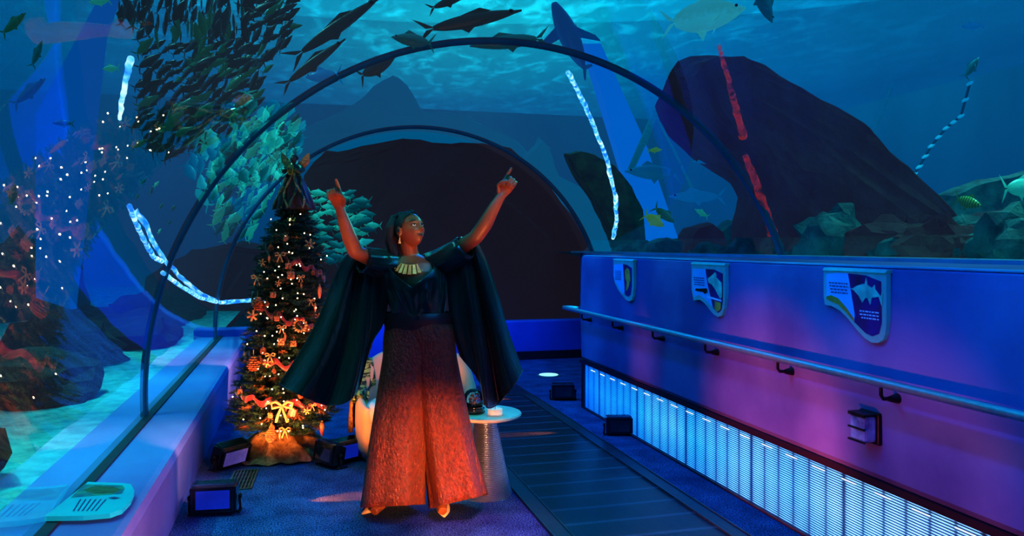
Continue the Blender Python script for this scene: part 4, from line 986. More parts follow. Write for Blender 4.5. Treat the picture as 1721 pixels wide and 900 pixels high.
# ornaments
O_stick = mat('cinnamon_stick', rgb(205,105,55), .6, col2=rgb(150,66,36), scale=30)
O_cream = mat('cream_straw', rgb(225,160,105), .6, col2=rgb(190,115,70), scale=20)
O_gold = mat('gold_ornament', rgb(240,180,70), .3, .7, scale=20)
O_berry = mat('pale_berry', rgb(225,125,80), .35, col2=rgb(195,85,50), scale=15)
O_red = mat('red_ornament', rgb(200,30,24), .4, col2=rgb(130,14,16), scale=10)
def orn(kind, label, loc, group=None, s=1):
    r = thing(kind, label, 'ornament', loc, (0,0,-TH), group); r.scale = (s,)*3
    if kind == 'cinnamon_star':
        for k in range(3):
            a = k*PI/3+.3; v = Vector((math.cos(a), 0, math.sin(a)))*.032; mb = MB(); mb.tube([-v, v], .006, 7); mb.build('stick', O_cream, r, at=(0,-.006*k,0), smooth='auto')
        mb = MB(); mb.ball((0,-.022,0), .008, 1); mb.build('knot', O_red, r)
    elif kind == 'berry_cluster':
        for k in range(9):
            mb = MB(); mb.ball((0,0,0), .0095, 2); mb.build('berry', O_berry, r, at=(((k%3)-1)*.014+(.004 if k//3 == 1 else 0), -.006-(k%2)*.006, (1-k//3)*.014), smooth=True)
        mb = MB(); mb.tube([(0,0,.015),(.004,0,.045)], .0015, 5); mb.build('hanger', O_gold, r)
    elif kind == 'little_wreath':
        mb = MB(); n_ = 14
        for k in range(n_): a = 2*PI*k/n_; mb.ball((.032*math.cos(a), 0, .032*math.sin(a)), (.010,.009,.0075), 1, rot=Matrix.Rotation(-a, 3, 'Y'))
        mb.build('ring', O_cream, r, smooth=True)
        mb = MB(); mb.ball((0,-.01,.034), .01, 1); mb.ball((.016,-.01,.038), (.012,.005,.008), 1); mb.ball((-.016,-.01,.038), (.012,.005,.008), 1); mb.build('bow', O_red, r)
    elif kind == 'pine_cone':
        mb = MB()
        for l in range(7):
            rr = .018*math.sin(PI*(l+.8)/8)
            for k in range(7): a = 2*PI*(k+.5*(l%2))/7; mb.ball((rr*math.cos(a), rr*math.sin(a), -.008*l), (.009,.009,.004), 1)
        mb.build('scales', O_stick, r, smooth=True)
        mb = MB(); mb.tube([(0,0,.0),(0,0,.03)], .0015, 5); mb.build('hanger', O_gold, r)
    elif kind == 'straw_bow':
        for s_ in (-1, 1):
            mb = MB(); mb.tube([(0,0,0),(s_*.022,-.004,.018),(s_*.040,-.004,.012),(s_*.036,-.004,-.006),(0,0,0)], [.004,.006,.006,.006,.004], 6); mb.build('loop', O_cream, r, smooth=True)
            mb = MB(); mb.tube([(0,-.004,0),(s_*.012,-.008,-.03),(s_*.022,-.004,-.058)], [.004,.005,.006], 6); mb.build('tail', O_cream, r, smooth=True)
    elif kind == 'glass_drop':
        mb = MB(); mb.lathe([(.0001,-.05),(.004,-.045),(.010,-.02),(.011,0),(.006,.014),(.0025,.02),(.0001,.021)], n=14); mb.build('drop', O_berry, r, smooth=True)
        mb = MB(); mb.lathe([(.003,.018),(.004,.024),(.0001,.025)], n=8); mb.build('cap', O_gold, r)
    elif kind == 'gold_filigree':
        mb = MB(); mb.tube([(-.026,0,.01),(-.018,-.004,-.012),(0,-.004,-.004),(.016,-.004,-.014),(.026,0,.012)], .004, 6); mb.tube([(-.01,0,.03),(0,0,.0),(.012,0,.028)], .002, 5); mb.build('scroll', O_gold, r, smooth=True)
    return r
hand = [('gold_filigree','gold scroll ornament just under the angel on the tree',490,368,1.1),('cinnamon_star','crossed cream stick ornament high on the right side of the tree',521,410,1.25),
 ('berry_cluster','pale berry cluster ornament in the upper middle of the tree',489,462,1.2),('straw_bow','pale stick bow high on the left edge of the tree',432,466,1.0),('glass_drop','orange drop ornament at the right edge of the tree',537,485,1.5),
 ('little_wreath','little ring wreath ornament at the right side of the tree beside the green sleeve',504,546,1.35),('berry_cluster','pale flower like berry ornament left of the little ring wreath',473,573,1.1),
 ('pine_cone','large orange cone ornament in the lower left of the tree',426,600,1.9),('straw_bow','large pale bow over the red parcel low on the tree',474,682,1.9),('pine_cone','orange cone ornament at the upper left edge of the tree',433,500,1.7),
 ('cinnamon_star','orange twig star at the left edge of the tree',425,530,1.3),('glass_drop','pale drop hanging from the lowest right branches',541,715,1.6),('pine_cone','orange cone hanging at the lowest left branches',455,722,1.6)]
for kd, lb, px, py, s in hand: orn(kd, lb, on_tree(px, py, .03), None, s)
pr_ = thing('red_parcel', 'small red parcel ornament tucked below the large pale bow on the tree', 'ornament', on_tree(492, 692, .03), (0,.3,-TH))
mb = MB(); mb.box((0,0,0), (.055,.03,.055), bev=.004); mb.build('box', O_red, pr_)
mb = MB(); mb.box((0,0,0), (.010,.032,.057)); mb.build('ribbon', O_cream, pr_)
kinds = {'cinnamon_star':('small cream crossed stick star hung among the fir needles','crossed stick stars on the tree'),'berry_cluster':('small pale berry bunch hung among the fir needles','berry bunches on the tree'),
 'pine_cone':('small orange cone hung among the fir needles','orange cones on the tree'),'straw_bow':('small cream bow tied among the fir needles','cream bows on the tree'),'glass_drop':('small orange drop bauble hung among the fir needles','drop baubles on the tree')}
kl = list(kinds)
for k in range(40):
    py = 395+(730-395)*((k+.5)/40)+random.uniform(-8,8); z = EYE-(py-412)*.0045; hw = t_rad(z)/.0045
    px = 482+(py-420)*-.035+random.uniform(-.95,.95)*hw; kd = kl[k%5]
    orn(kd, kinds[kd][0], on_tree(px, py, .02), kinds[kd][1], random.uniform(.6,1.0))
# burlap skirt
sk = MB(); rows = []
for i in range(19):
    f = i/18; row = []
    for j in range(64):
        a = 2*PI*j/64; fold = .5+.5*math.sin(a*9+noise.noise(Vector((math.cos(a)*2, math.sin(a)*2, f*2)))*4)
        r = .03+.34*f+.060*f*fold+.03*f*noise.noise(Vector((math.cos(a)*3, math.sin(a)*3, 5)))
        z = .006+.19*(1-f)**1.3*(1+.9*noise.noise(Vector((math.cos(a)*1.6+f, math.sin(a)*1.6, 1))))+.055*(1-f)*f*4*fold+.012*f*abs(math.sin(a*23+f*9))
        row.append(Vector((math.cos(a)*r*1.02, math.sin(a)*r*.8, max(.004, z))))
    rows.append(row)
sk.loft(rows, cap=False); o = sk.build('tree_skirt', mat('burlap', rgb(205,150,95), .95, col2=rgb(150,105,62), scale=30, bump=.6, bscale=120), smooth=True, at=TB, normals=True)
tag(o, 'crumpled burlap cloth skirt piled round the foot of the tree', 'cloth')
gs = MB(); rows = []
for i in range(9):
    f = i/8; row = []
    for j in range(22):
        a = math.radians(-70+j*3.4); r = .30+.10*f; z = .004+.055*(1-f)*(1+.5*math.sin(a*11))
        row.append(Vector((math.cos(a)*(r+.02*math.sin(a*13)), math.sin(a)*r*.75, z)))
    rows.append(row)
gs.loft(rows, cap=False, closed=False); o = gs.build('green_lit_cloth', mat('green_lit_cloth', rgb(60,120,60), .9, col2=rgb(30,70,44), scale=14), smooth=True, at=TB+Vector((.02,-.02,.004))); md = o.modifiers.new('s','SOLIDIFY'); md.thickness = .004  # green cast of the lighting put into the cloth colour
tag(o, 'green lit cloth edge spread at the right front of the burlap tree skirt', 'cloth')

# ------------------------------------------------------------------ angel tree topper
an = thing('angel_figure', 'dark robed angel doll with gold wings standing on top of the tree', 'ornament', TT-Vector((0,0,.03)), (0,0,-TH))
A_robe = mat('robe_brocade', rgb(90,20,22), .35, col2=rgb(26,20,16), scale=14, sheen=.4, contrast=(.42,.58))
A_green = mat('robe_green_gold', rgb(90,110,70), .4, col2=rgb(24,44,34), scale=24, contrast=(.45,.55))
A_skin = mat('doll_skin', rgb(110,70,50), .5, scale=10); A_hair = mat('doll_hair', rgb(20,50,60), .5, col2=(.01,.012,.015), scale=30)
A_wing = mat('wing_gold', rgb(225,165,110), .5, col2=rgb(170,110,70), scale=24, stretch=(1,1,4))
mb = MB(); rings = []
for i in range(18):
    f = i/17; z = f*.27; r0 = .115*(1-f)**.62+.036
    rings.append([Vector((math.cos(2*PI*j/60)*r0*(1+.10*math.sin(2*PI*j/60*11+f*3)*(1-f)), math.sin(2*PI*j/60)*r0*.8*(1+.10*math.sin(2*PI*j/60*11+f*3)*(1-f)), z+.008*math.sin(2*PI*j/60*5)*(1-f))) for j in range(60)])
mb.loft(rings); mb.build('gown', A_robe, an, smooth=True)
for k, (a0, sw) in enumerate(((-2.4,.25),(-2.05,-.2),(-1.75,.2),(-1.35,-.2),(-1.05,.25),(-.7,-.2))):
    mb = MB(); pts = []
    for i in range(14):
        f = i/13; a = a0+sw*math.sin(f*5+k); r0 = .115*f**.62+.038; pts.append((math.cos(a)*r0*1.04, math.sin(a)*r0*.84, .27-f*.262))
    mb.tube(pts, [.004+.007*abs(math.sin(i*.7+k)) for i in range(14)], 6); mb.build('sash_trim', A_green if k%2 else A_wing, an, smooth=True)
mb = MB(); mb.tube([(0,0,.24),(0,0,.285),(0,0,.325),(0,-.002,.345)], [.040,.046,.040,.016], 14); mb.build('bodice', A_green, an, smooth=True)
for s in (-1, 1):
    mb = MB(); mb.tube([(s*.038,0,.325),(s*.068,-.02,.295),(s*.055,-.062,.280),(s*.018,-.080,.300)], [.018,.022,.020,.012], 8); mb.build('arm', A_green, an, smooth=True)
    mb = MB(); rows = []
    for i in range(9):
        f = i/8; x = s*(.02+.085*f); top = .335+.075*math.sin(f*1.5)+.02*f; bot = .315-.02*math.sin(f*PI)+.055*f**2
        rows.append([Vector((x, .035+.01*f+.004*(i%2), top)), Vector((x+s*.004, .030+.01*f, (top+bot)/2)), Vector((x, .038+.01*f+.004*(i%2), bot))])
    V = [[mb.b.verts.new(p) for p in r_] for r_ in rows]
    for a_, b_ in zip(V, V[1:]):
        for k in range(2): mb.b.faces.new((a_[k], a_[k+1], b_[k+1], b_[k]))
    o = mb.build('wing', A_wing, an); md = o.modifiers.new('s','SOLIDIFY'); md.thickness = .006
mb = MB(); mb.ball((0,-.008,.372), (.024,.026,.031), 3); mb.ball((0,-.034,.368), (.005,.006,.008), 1); mb.tube([(0,-.004,.335),(0,-.006,.36)], .011, 8); mb.build('head', A_skin, an, smooth=True)
mb = MB()
for k in range(26):
    a = random.uniform(0, 2*PI); e = random.uniform(-.1,1.4); p = Vector((math.cos(a)*math.cos(e)*.026, abs(math.sin(a))*math.cos(e)*.026, .378+math.sin(e)*.027)); mb.ball(p, .0095, 1)
mb.build('hair', A_hair, an, smooth=True)
mb = MB(); mb.tube([(-.012,-.088,.255),(-.025,-.09,.30),(.0,-.092,.335),(.022,-.09,.32),(.012,-.088,.258),(-.012,-.088,.255)], .004, 6)
for k in range(4): mb.tube([(-.014+k*.008,-.09,.262),(-.014+k*.008,-.09,.32)], .001, 4)
mb.build('harp', O_gold, an, smooth=True)
# ------------------------------------------------------------------ the woman
DW = 4.505
def B(px, py, d=0.0): return P(px, py, DW-d)        # d metres towards the viewer
woman = thing('person', 'woman in dark green bell sleeved blouse and wide velvet trousers pointing both index fingers upward', 'person', floor_pt(690, 864))
WB = woman.location.copy()
M_skin = mat('brown_skin', rgb(150,84,48), .40, col2=rgb(128,68,38), scale=8, spec=.4)
M_skin.node_tree.nodes['Principled BSDF'].inputs['Subsurface Weight'].default_value = .05
M_skin.node_tree.nodes['Principled BSDF'].inputs['Subsurface Radius'].default_value = (.02,.008,.004)
M_skin.node_tree.nodes['Principled BSDF'].inputs['Subsurface Scale'].default_value = .3
bd = MB()
def limb(pts, rad, n=16):
    # densify
    bd.tube(pts, rad, n)
    for p, r in zip(pts, rad): bd.ball(p, r*.995, 2)
# torso
def ell(c, a, b_, n=28, tilt=0): return [c+RGT*(a*math.cos(2*PI*j/n))-FWD*(b_*math.sin(2*PI*j/n)) for j in range(n)]
tors = [(706,596,.150,.105),(706,570,.165,.115),(705,545,.140,.10),(703,522,.118,.088),(701,500,.130,.095),(700,475,.148,.118),(699,455,.155,.110),(697,441,.142,.086),(693,433,.105,.068),(689,427,.055,.055)]
bd.loft([ell(B(x, y, -.0), a, b_) for x, y, a, b_ in tors])
# breasts
limb([B(691,438,.0),B(688,424,.012),B(686,408,.03)], [.062,.050,.050])
# arms
limb([B(662,441,0),B(628,436,.06),B(597,423,.13)], [.052,.047,.040]); limb([B(597,423,.13),B(588,400,.14),B(579,374,.14),B(571,350,.14)], [.041,.043,.036,.0255])
limb([B(738,440,0),B(768,420,.05),B(799,399,.11)], [.052,.047,.041]); limb([B(799,399,.11),B(815,377,.12),B(829,351,.12),B(843,328,.12)], [.042,.043,.035,.0255])
# legs
limb([B(683,585),B(672,700,.02),B(640,846,-.01)], [.088,.058,.036]); limb([B(728,585),B(738,700,.03),B(742,846,.0)], [.088,.058,.036])
for (x, y), tx in (((640,846),(628,862)), ((742,846),(744,862))): bd.tube([B(x, y, -.01), B(tx[0], tx[1]-3, .05)], [.034,.026], 12)
def hand(wrist, fwd, side, palm):
    X = fwd.normalized(); Y = (side-X*side.dot(X)).normalized(); Z = X.cross(Y)
    if Z.dot(palm) > 0: Z = -Z          # -Z is the palm side
    q = lambda x, y, z: wrist+X*x+Y*y+Z*z
    rings = []
    for x, w_, h_, yo in ((-.01,.024,.020,0),(.015,.030,.019,0),(.045,.038,.018,.001),(.075,.041,.016,.001),(.090,.038,.012,0)):
        rings.append([q(x, yo+w_*math.cos(2*PI*j/16), h_*math.sin(2*PI*j/16)) for j in range(16)])
    bd.loft(rings)
    def fing(pts, rad):
        pts = [q(*p) for p in pts]; bd.tube(pts, rad, 10)
        for p, r in zip(pts, rad): bd.ball(p, r, 2)
    fing([(.075,.029,.004),(.108,.031,.006),(.134,.032,.004),(.158,.032,.002)], [.0118,.0105,.0095,.0078])
    for y, L in ((.009,.042),(-.012,.040),(-.031,.033)):
        fing([(.078,y,.004),(.078+L*.8,y,-.004),(.078+L*.75,y*.95,-.028),(.085,y*.9,-.044),(.066,y*.9,-.036)], [.0105,.0098,.0090,.0082,.0074])
    fing([(.012,.026,-.006),(.040,.046,-.020),(.066,.040,-.038),(.086,.020,-.052)], [.013,.0115,.0098,.0085])
hand(B(571,350,.14), B(560,318,.15)-B(571,350,.14), RGT, -FWD-RGT*.45)
hand(B(843,328,.12), B(862,297,.13)-B(843,328,.12), -RGT-UP*.3, -FWD+RGT*.6-UP*.2)
# head
yaw = math.radians(48); pit = math.radians(14)
hf = (RGT*math.sin(yaw)-FWD*math.cos(yaw)); hr_ = hf.cross(UP).normalized()
hf = (hf*math.cos(pit)+UP*math.sin(pit)).normalized(); hu = hr_.cross(hf).normalized()
roll_ = math.radians(-4)
HC = B(689, 386, .045)
def hd(r, f, u): return HC+hr_*r+hf*f+hu*u
def gauss(x, y, sx, sy): return math.exp(-(x*x)/(2*sx*sx)-(y*y)/(2*sy*sy))
def head_pt(th, ph, off=0):              # th azimuth (0 = face), ph latitude
    cr, sr = math.sin(th), math.cos(th); cu, su = math.cos(ph), math.sin(ph)
    r = .071*cr*cu; f = .092*sr*cu; u = .102*su
    if sr > 0: f *= 1-.06*abs(cr)
    if u < 0:
        k = -u/.102; r *= 1-.36*k**1.4; f += .012*k if sr > 0 else .0
        if sr < 0: f *= 1-.42*k**1.2; 
    if f > 0:
        fl = .078+.010*max(0, 1-abs(u+.0)/.1)
        f = min(f, fl-.9*r*r/.075*.5)*.35+f*.65
        g = gauss
        f += .022*g(r, u+.020, .0085, .010)+.012*g(r, u+.004, .007, .016)+.004*g(abs(r)-.011, u+.024, .006, .006)   # nose
        f -= .011*g(abs(r)-.030, u-.008, .013, .009)             # sockets
        f += .006*g(abs(r)-.028, u-.028, .018, .006)             # brow
        f += .007*g(r, u+.050, .017, .0045)+.0065*g(r, u+.061, .014, .005)-.004*g(r, u+.0555, .018, .0022)-.003*g(r, u+.038, .006, .006)
        f += .010*g(r, u+.086, .018, .012)                        # chin
        f += .006*g(abs(r)-.040, u+.022, .014, .014)             # cheeks
    v = Vector((r, f, u))
    if off: v += v.normalized()*off
    return v
NT, NP = 72, 52
rings = []
for i in range(NP+1):
    ph = -PI/2+.04+(PI-.08)*i/NP
    rings.append([hd(*head_pt(2*PI*j/NT, ph)) for j in range(NT)])
bd.loft(rings)
for s in (-1, 1):
    R = Matrix((hr_, hf, hu)).transposed()
    bd.ball(hd(s*.074, -.008, -.006), (.009,.018,.030), 3, rot=R @ Matrix.Rotation(.25*s, 3, 'Z') @ Matrix.Rotation(-.2, 3, 'X'))
    # eyelids
    bd.ball(hd(s*.030, .064, .009), (.0155,.0135,.0120), 3, rot=R)
body = bd.build('body', M_skin, None)
rm = body.modifiers.new('r', 'REMESH'); rm.mode = 'VOXEL'; rm.voxel_size = .0032
sm = body.modifiers.new('s', 'SMOOTH'); sm.iterations = 2; sm.factor = .5
dg = bpy.context.evaluated_depsgraph_get(); me = bpy.data.meshes.new_from_object(body.evaluated_get(dg)); body.modifiers.clear(); body.data = me
for p in me.polygons: p.use_smooth = True
def to_w(o): o.parent = woman; o.location = o.location-WB; return o
to_w(body)
# eyes, brows, lips
R3 = Matrix((hr_, hf, hu)).transposed()
for s in (-1, 1):
    mb = MB(); mb.ball(hd(s*.029, .0725, .009), (.0115,.0085,.0058), 3, rot=R3); e = to_w(mb.build('eye', mat('eye_white', rgb(225,215,205), .2, scale=3), smooth=True))
    mb = MB(); mb.ball(hd(s*.029+.002, .0790, .0105), (.0052,.0035,.0050), 2, rot=R3); i_ = mb.build('iris', mat('dark_iris', (.01,.006,.004), .1, scale=3), smooth=True); i_.parent = e; i_.location = -WB-e.location
    mb = MB(); mb.tube([hd(s*.012,.084,.030), hd(s*.026,.085,.037), hd(s*.044,.074,.034), hd(s*.052,.064,.028)], [.0018,.0026,.002,.001], 6); to_w(mb.build('eyebrow', mat('dark_brow', (.012,.008,.008), .7), smooth=True))
    mb = MB(); mb.tube([hd(s*.015,.0785,.0125), hd(s*.027,.0815,.0175), hd(s*.040,.074,.015), hd(s*.046,.067,.011)], [.0012,.002,.002,.0012], 6); to_w(mb.build('eyelash', mat('dark_brow', (.012,.008,.008), .7), smooth=True))
M_lip = mat('plum_lips', rgb(120,36,40), .35, scale=5)
lp = MB()
for u0, wd, th_, f0 in ((-.0500,.020,.0042,.0905),(-.0605,.018,.0048,.0915)):
    pts = [hd(wd*k/4, f0+.0015-.010*(abs(k)/4)**1.8, u0+(.0035*(abs(k)/4)**2)) for k in range(-4, 5)]
    lp.tube(pts, [th_*(1-.75*(abs(k)/4)**1.5) for k in range(-4, 5)], 8)
to_w(lp.build('lips', M_lip, smooth=True))
# hair: slicked back cap, braid on top, long fall behind the neck
M_hair = mat('black_hair', (.006,.005,.006), .6, col2=(.010,.010,.011), scale=60, stretch=(1,1,.2), bump=.5, bscale=80)
hb = MB(); V = {}
for i in range(NP+1):
    ph = -PI/2+.04+(PI-.08)*i/NP
    for j in range(NT):
        th = 2*PI*j/NT; v = head_pt(th, ph, .007+.0015*math.sin(th*24))
        keep = (v.y < .040+.30*(v.z-.055) and v.z > .0) or (v.z > .072 and v.y < .055) or (v.y < -.028 and v.z > -.06) or (v.z > .0 and v.y < .018)
        if keep: V[(i, j)] = hb.b.verts.new(hd(*v))
for (i, j) in list(V):
    q = [(i, j), (i, (j+1) % NT), (i+1, (j+1) % NT), (i+1, j)]
    if all(k in V for k in q): hb.b.faces.new([V[k] for k in q])
pts = [(0,-.05,.098),(0,-.095,.085),(.0,-.125,.045),(.0,-.135,-.01),(.0,-.13,-.07),(.0,-.12,-.125),(.0,-.105,-.18)]
hb.tube([hd(*p) for p in pts], [.028,.044,.056,.062,.064,.056,.030], 18)
for s in (-1, 1):
    hb.tube([hd(s*.03,-.07,.08), hd(s*.055,-.10,.03), hd(s*.058,-.11,-.04), hd(s*.05,-.11,-.12), hd(s*.04,-.10,-.175)], [.03,.036,.038,.034,.015], 12)
for k in range(9):
    a = -.6+k*.42; hb.ball(hd(.026*math.sin(a*2.2), .005-k*.016, .108-.0013*k*k), (.015,.017,.012), 2, rot=R3)
to_w(hb.build('hair', M_hair, smooth=True))
# earpiece and earring (ear on the viewer's side)
sd_ = -1 if hr_.dot(FWD) > 0 else 1
mb = MB(); mb.ball(hd(sd_*.085, -.004, -.004), (.006,.010,.012), 2, rot=R3); to_w(mb.build('earpiece', mat('gloss_black_plastic', (.008,.01,.012), .15, coat=1), smooth=True))
M_gold = mat('gold_jewellery', rgb(245,185,110), .35, .3, col2=rgb(220,150,80), scale=30, emit=rgb(220,140,70), es=.10)  # warm light on the gold added as emission
mb = MB(); e0 = hd(sd_*.082, -.002, -.036)
A = [e0+RGT*.001, e0-UP*.042+RGT*.008, e0-UP*.044-RGT*.008]; mb.loft([A, [p-FWD*.003 for p in A]]); mb.tube([e0+UP*.012, e0], .0012, 5); to_w(mb.build('earring', M_gold))
# necklace: collar of tapered plates
nk = thing('necklace', None, None); nk.parent = woman; nk.location = (0,0,0)
def neck_pt(a, rad, zdrop):              # a: -1..1 across the front
    an_ = a*1.55; c = B(693, 433, 0); return c+RGT*(rad*math.sin(an_))-FWD*(rad*.95*math.cos(an_))-UP*zdrop
for k in range(11):
    a = (k-5)/5.6; ln = .050*(1-.45*abs(a)**1.5); w0, w1 = .0065, .0115
    dz = .018+.032*math.cos(a*1.5)
    c0 = neck_pt(a, .070, dz-.008)+(-FWD)*.024*math.cos(a); c1 = neck_pt(a, .070+.016, dz+ln*.92)+(-FWD)*.040*math.cos(a)+RGT*(.020*a)
    tn = (neck_pt(a+.02, .07, 0)-neck_pt(a-.02, .07, 0)).normalized(); nrm = (c1-c0).cross(tn).normalized()
    if nrm.dot(FWD) > 0: nrm = -nrm
    A = [c0-tn*w0, c0+tn*w0, c1+tn*w1, c1-tn*w1]
    A = [p+nrm*.006 for p in A]
    mb = MB(); mb.loft([A, [p+nrm*.004 for p in A]]); o = mb.build('plate', M_gold, nk); o.location = -WB
mb = MB(); mb.tube([neck_pt(a/10, .072, .018+.032*math.cos(a/10*1.5)-.010)+(-FWD)*(.010+.020*math.cos(a/10)) for a in range(-12, 13)], .0022, 6); o = mb.build('chain', M_gold, nk); o.location = -WB
# ---- blouse
def satin():
    m = mat('green_satin', rgb(6,38,28), .27, col2=rgb(3,18,14), scale=3, stretch=(2.5,2.5,.6), bump=.55, bscale=5.5, sheen=.15)
    return m
M_sat = satin()
bl = MB(); NA = 96; NV = 26
def tor(v, a):                           # v 0 waist .. 1 neck opening ; a: 0 front, +-pi back
    front = max(0.0, 1-abs(a)/1.15)**.85
    # height of the neck edge (px): shoulders 430, deep V at the front
    ytop = 428+ 52*front**1.0
    yb = 536
    y = yb+(ytop-yb)*v
    yy = [ (540,.140,.108),(525,.150,.120),(505,.165,.135),(485,.178,.148),(465,.186,.142),(450,.180,.122),(441,.155,.100),(434,.105,.080),(428,.072,.068)]
    for (y0, a0, b0_), (y1, a1, b1_) in zip(yy, yy[1:]):
        if y >= y1: f = max(0, min(1, (y0-y)/(y0-y1))); A, Bq = a0+(a1-a0)*f, b0_+(b1_-b0_)*f; break
    else: A, Bq = yy[-1][1], yy[-1][2]
    fold = .006*math.sin(a*13+v*4)*(math.sin(PI*v)**.5)+.010*math.cos(a*7.0)*math.exp(-((v-.15)/.2)**2)
    fold += .008*math.sin((abs(a)-.2*v)*15-v*5)*math.exp(-(a/1.1)**2)*math.sin(PI*min(1,v*1.05))
    cx_ = 703-10*max(0, (536-y)/108)
    return B(cx_, y)+RGT*((A+fold)*math.sin(a))-FWD*((Bq+fold)*math.cos(a))
rings = [[tor(i/NV, -PI+2*PI*j/NA) for j in range(NA)] for i in range(NV+1)]
bl.loft(rings, cap=False)
def cr(p, t):
    n = len(p)-1; i = min(int(t*n), n-1); f = t*n-i
    p0, p1, p2, p3 = p[max(i-1,0)], p[i], p[i+1], p[min(i+2, n)]
    return tuple(.5*((2*b)+(-a+c)*f+(2*a-5*b+4*c-d)*f*f+(-a+3*b-3*c+d)*f**3) for a, b, c, d in zip(p0, p1, p2, p3))
def sleeve(cols, dep, back, seed):
    nu, nv = 40, 40; rings = []
    for v in range(nv+1):
        tv = v/nv; pc = [cr(c, tv) for c in cols]
        row = []
        for u in range(nu+1):
            tu = u/nu; x, y = cr(pc, tu)
            d = cr([(q,) for q in dep], tu)[0]*(.25+.75*tv)+.022*math.sin(tu*19+seed+tv*2.2)*tv+.010*math.sin(tu*37+seed*2)*tv
            row.append(B(x, y, d))
        bk = []
        for u in range(nu, -1, -1):
            tu = u/nu; x, y = cr(pc, tu); e = math.sin(PI*tu)**.6
            bk.append(B(x, y-6*tv*e, cr([(q,) for q in dep], tu)[0]*(.25+.75*tv)-(.02+back*tv*e+.012*math.sin(tu*16+seed*3)*tv)))
        rings.append(row+bk)
    bl.loft(rings, cap=False)
cl = [[(600,413),(577,436),(556,482),(530,545),(500,598),(469,646)],
      [(604,420),(584,470),(566,528),(543,588),(520,632),(500,662)],
      [(610,430),(597,484),(586,540),(572,596),(558,642),(546,680)],
      [(618,442),(610,494),(606,548),(600,598),(592,642),(582,676)],
      [(632,446),(628,490),(626,530),(621,570),(614,608),(606,646)],
      [(650,440),(652,480),(650,515),(643,545),(626,572),(611,604)]]
sleeve(cl, (-.03,.15,.02,.14,.06,.03), .16, 1.0)
cr_ = [[(797,398),(818,440),(838,500),(852,550),(866,590),(879,622)],
       [(793,402),(810,450),(826,510),(838,560),(850,610),(862,650)],
       [(787,408),(798,455),(810,520),(820,575),(828,630),(835,680)],
       [(779,420),(785,470),(795,530),(804,585),(810,635),(816,683)],
       [(767,428),(770,470),(775,520),(782,560),(794,595),(806,642)],
       [(748,440),(752,480),(755,515),(759,545),(764,570),(772,596)]]
sleeve(cr_, (-.03,.14,.01,.14,.06,.03), .16, 2.3)
def armtube(pts, rad, nf):
    rings = []; 
    pts = [Vector(p) for p in pts]
    for i, p in enumerate(pts):
        d = (pts[min(i+1, len(pts)-1)]-pts[max(i-1, 0)]).normalized(); u = (UP-d*UP.dot(d)).normalized(); w_ = d.cross(u)
        rings.append([p+(u*math.cos(2*PI*j/40)+w_*math.sin(2*PI*j/40))*rad[i]*(1+.06*math.sin(j*2*PI/40*nf+i*.9)) for j in range(40)])
    bl.loft(rings, cap=False)
armtube([B(683,447,-.01),B(665,444,-.0),B(648,443,.02),B(632,441,.05),B(618,438,.07),B(609,436,.09)], [.060,.070,.076,.076,.072,.070], 7)
armtube([B(715,445,-.01),B(735,441,-.0),B(750,436,.02),B(764,428,.04),B(775,421,.06),B(783,414,.075)], [.060,.068,.074,.074,.070,.066], 7)
o = to_w(bl.build('blouse', M_sat, smooth=True)); md = o.modifiers.new('s','SOLIDIFY'); md.thickness = .004; md.offset = 1
# ---- trousers
def velvet():
    m = mat('rust_velvet', rgb(132,50,24), .38, col2=rgb(72,22,12), scale=55, bump=1.0, bscale=70, sheen=.1, stretch=(1,1,.7), contrast=(.3,.7))
    m.node_tree.nodes['Principled BSDF'].inputs['Sheen Tint'].default_value = (.9,.45,.3,1)
    return m
tz = MB()
def leg(rows, nf, seed):
    rings = []
    for k, (y, x0, x1, dp, sk_) in enumerate(rows):
        f = k/(len(rows)-1); ring = []
        for j in range(80):
            a = 2*PI*j/80; ca_, sa = math.cos(a), math.sin(a)
            fo = 1+(.03+.07*f)*math.sin(a*nf+seed+f*1.2)*f**.7+.02*math.sin(a*nf*2.3+seed)*f
            x = (x0+x1)/2+(x1-x0)/2*ca_*(1 if abs(ca_) > .98 else fo); yy = y+sk_*ca_
            ring.append(B(x, yy, dp*sa*fo))
        rings.append(ring)
    # densify between rows
    out = []
    for a_, b_ in zip(rings, rings[1:]):
        for s in range(5): out.append([p.lerp(q, s/5) for p, q in zip(a_, b_)])
    out.append(rings[-1]); tz.loft(out, cap=False)
leg([(532,649,758,.110,0),(552,646,761,.125,0),(572,645,763,.130,0),(592,645,764,.115,0)], 6, 0)
leg([(545,648,735,.115,0),(600,643,728,.135,0),(650,635,722,.145,0),(700,627,718,.155,0),(750,619,716,.165,0),(800,612,715,.18,0),(850,605,713,.195,-3)], 5, .6)
leg([(545,680,762,.115,0),(600,688,768,.13,0),(650,697,778,.14,0),(700,704,788,.15,0),(750,711,798,.16,0),(800,717,809,.175,-5),(842,723,818,.19,-12)], 5, 2.2)
o = to_w(tz.build('trousers', velvet(), smooth=True)); md = o.modifiers.new('s','SOLIDIFY'); md.thickness = .004
mb = MB(); rings = []
for y, g in ((524,.0),(528,.006),(538,.008),(548,.006),(552,0)):
    a = (758-649)/2*DW/F+g+.004; rings.append([B(703.5, y)+RGT*((a+.003*math.sin(j*.8+y))*math.cos(2*PI*j/60))-FWD*((.118+g+.003*math.sin(j*.8+y))*math.sin(2*PI*j/60)) for j in range(60)])
mb.loft(rings, cap=False); to_w(mb.build('sash', mat('dark_sash', rgb(60,22,20), .5, col2=rgb(40,14,14), scale=6, bump=.3), smooth=True))
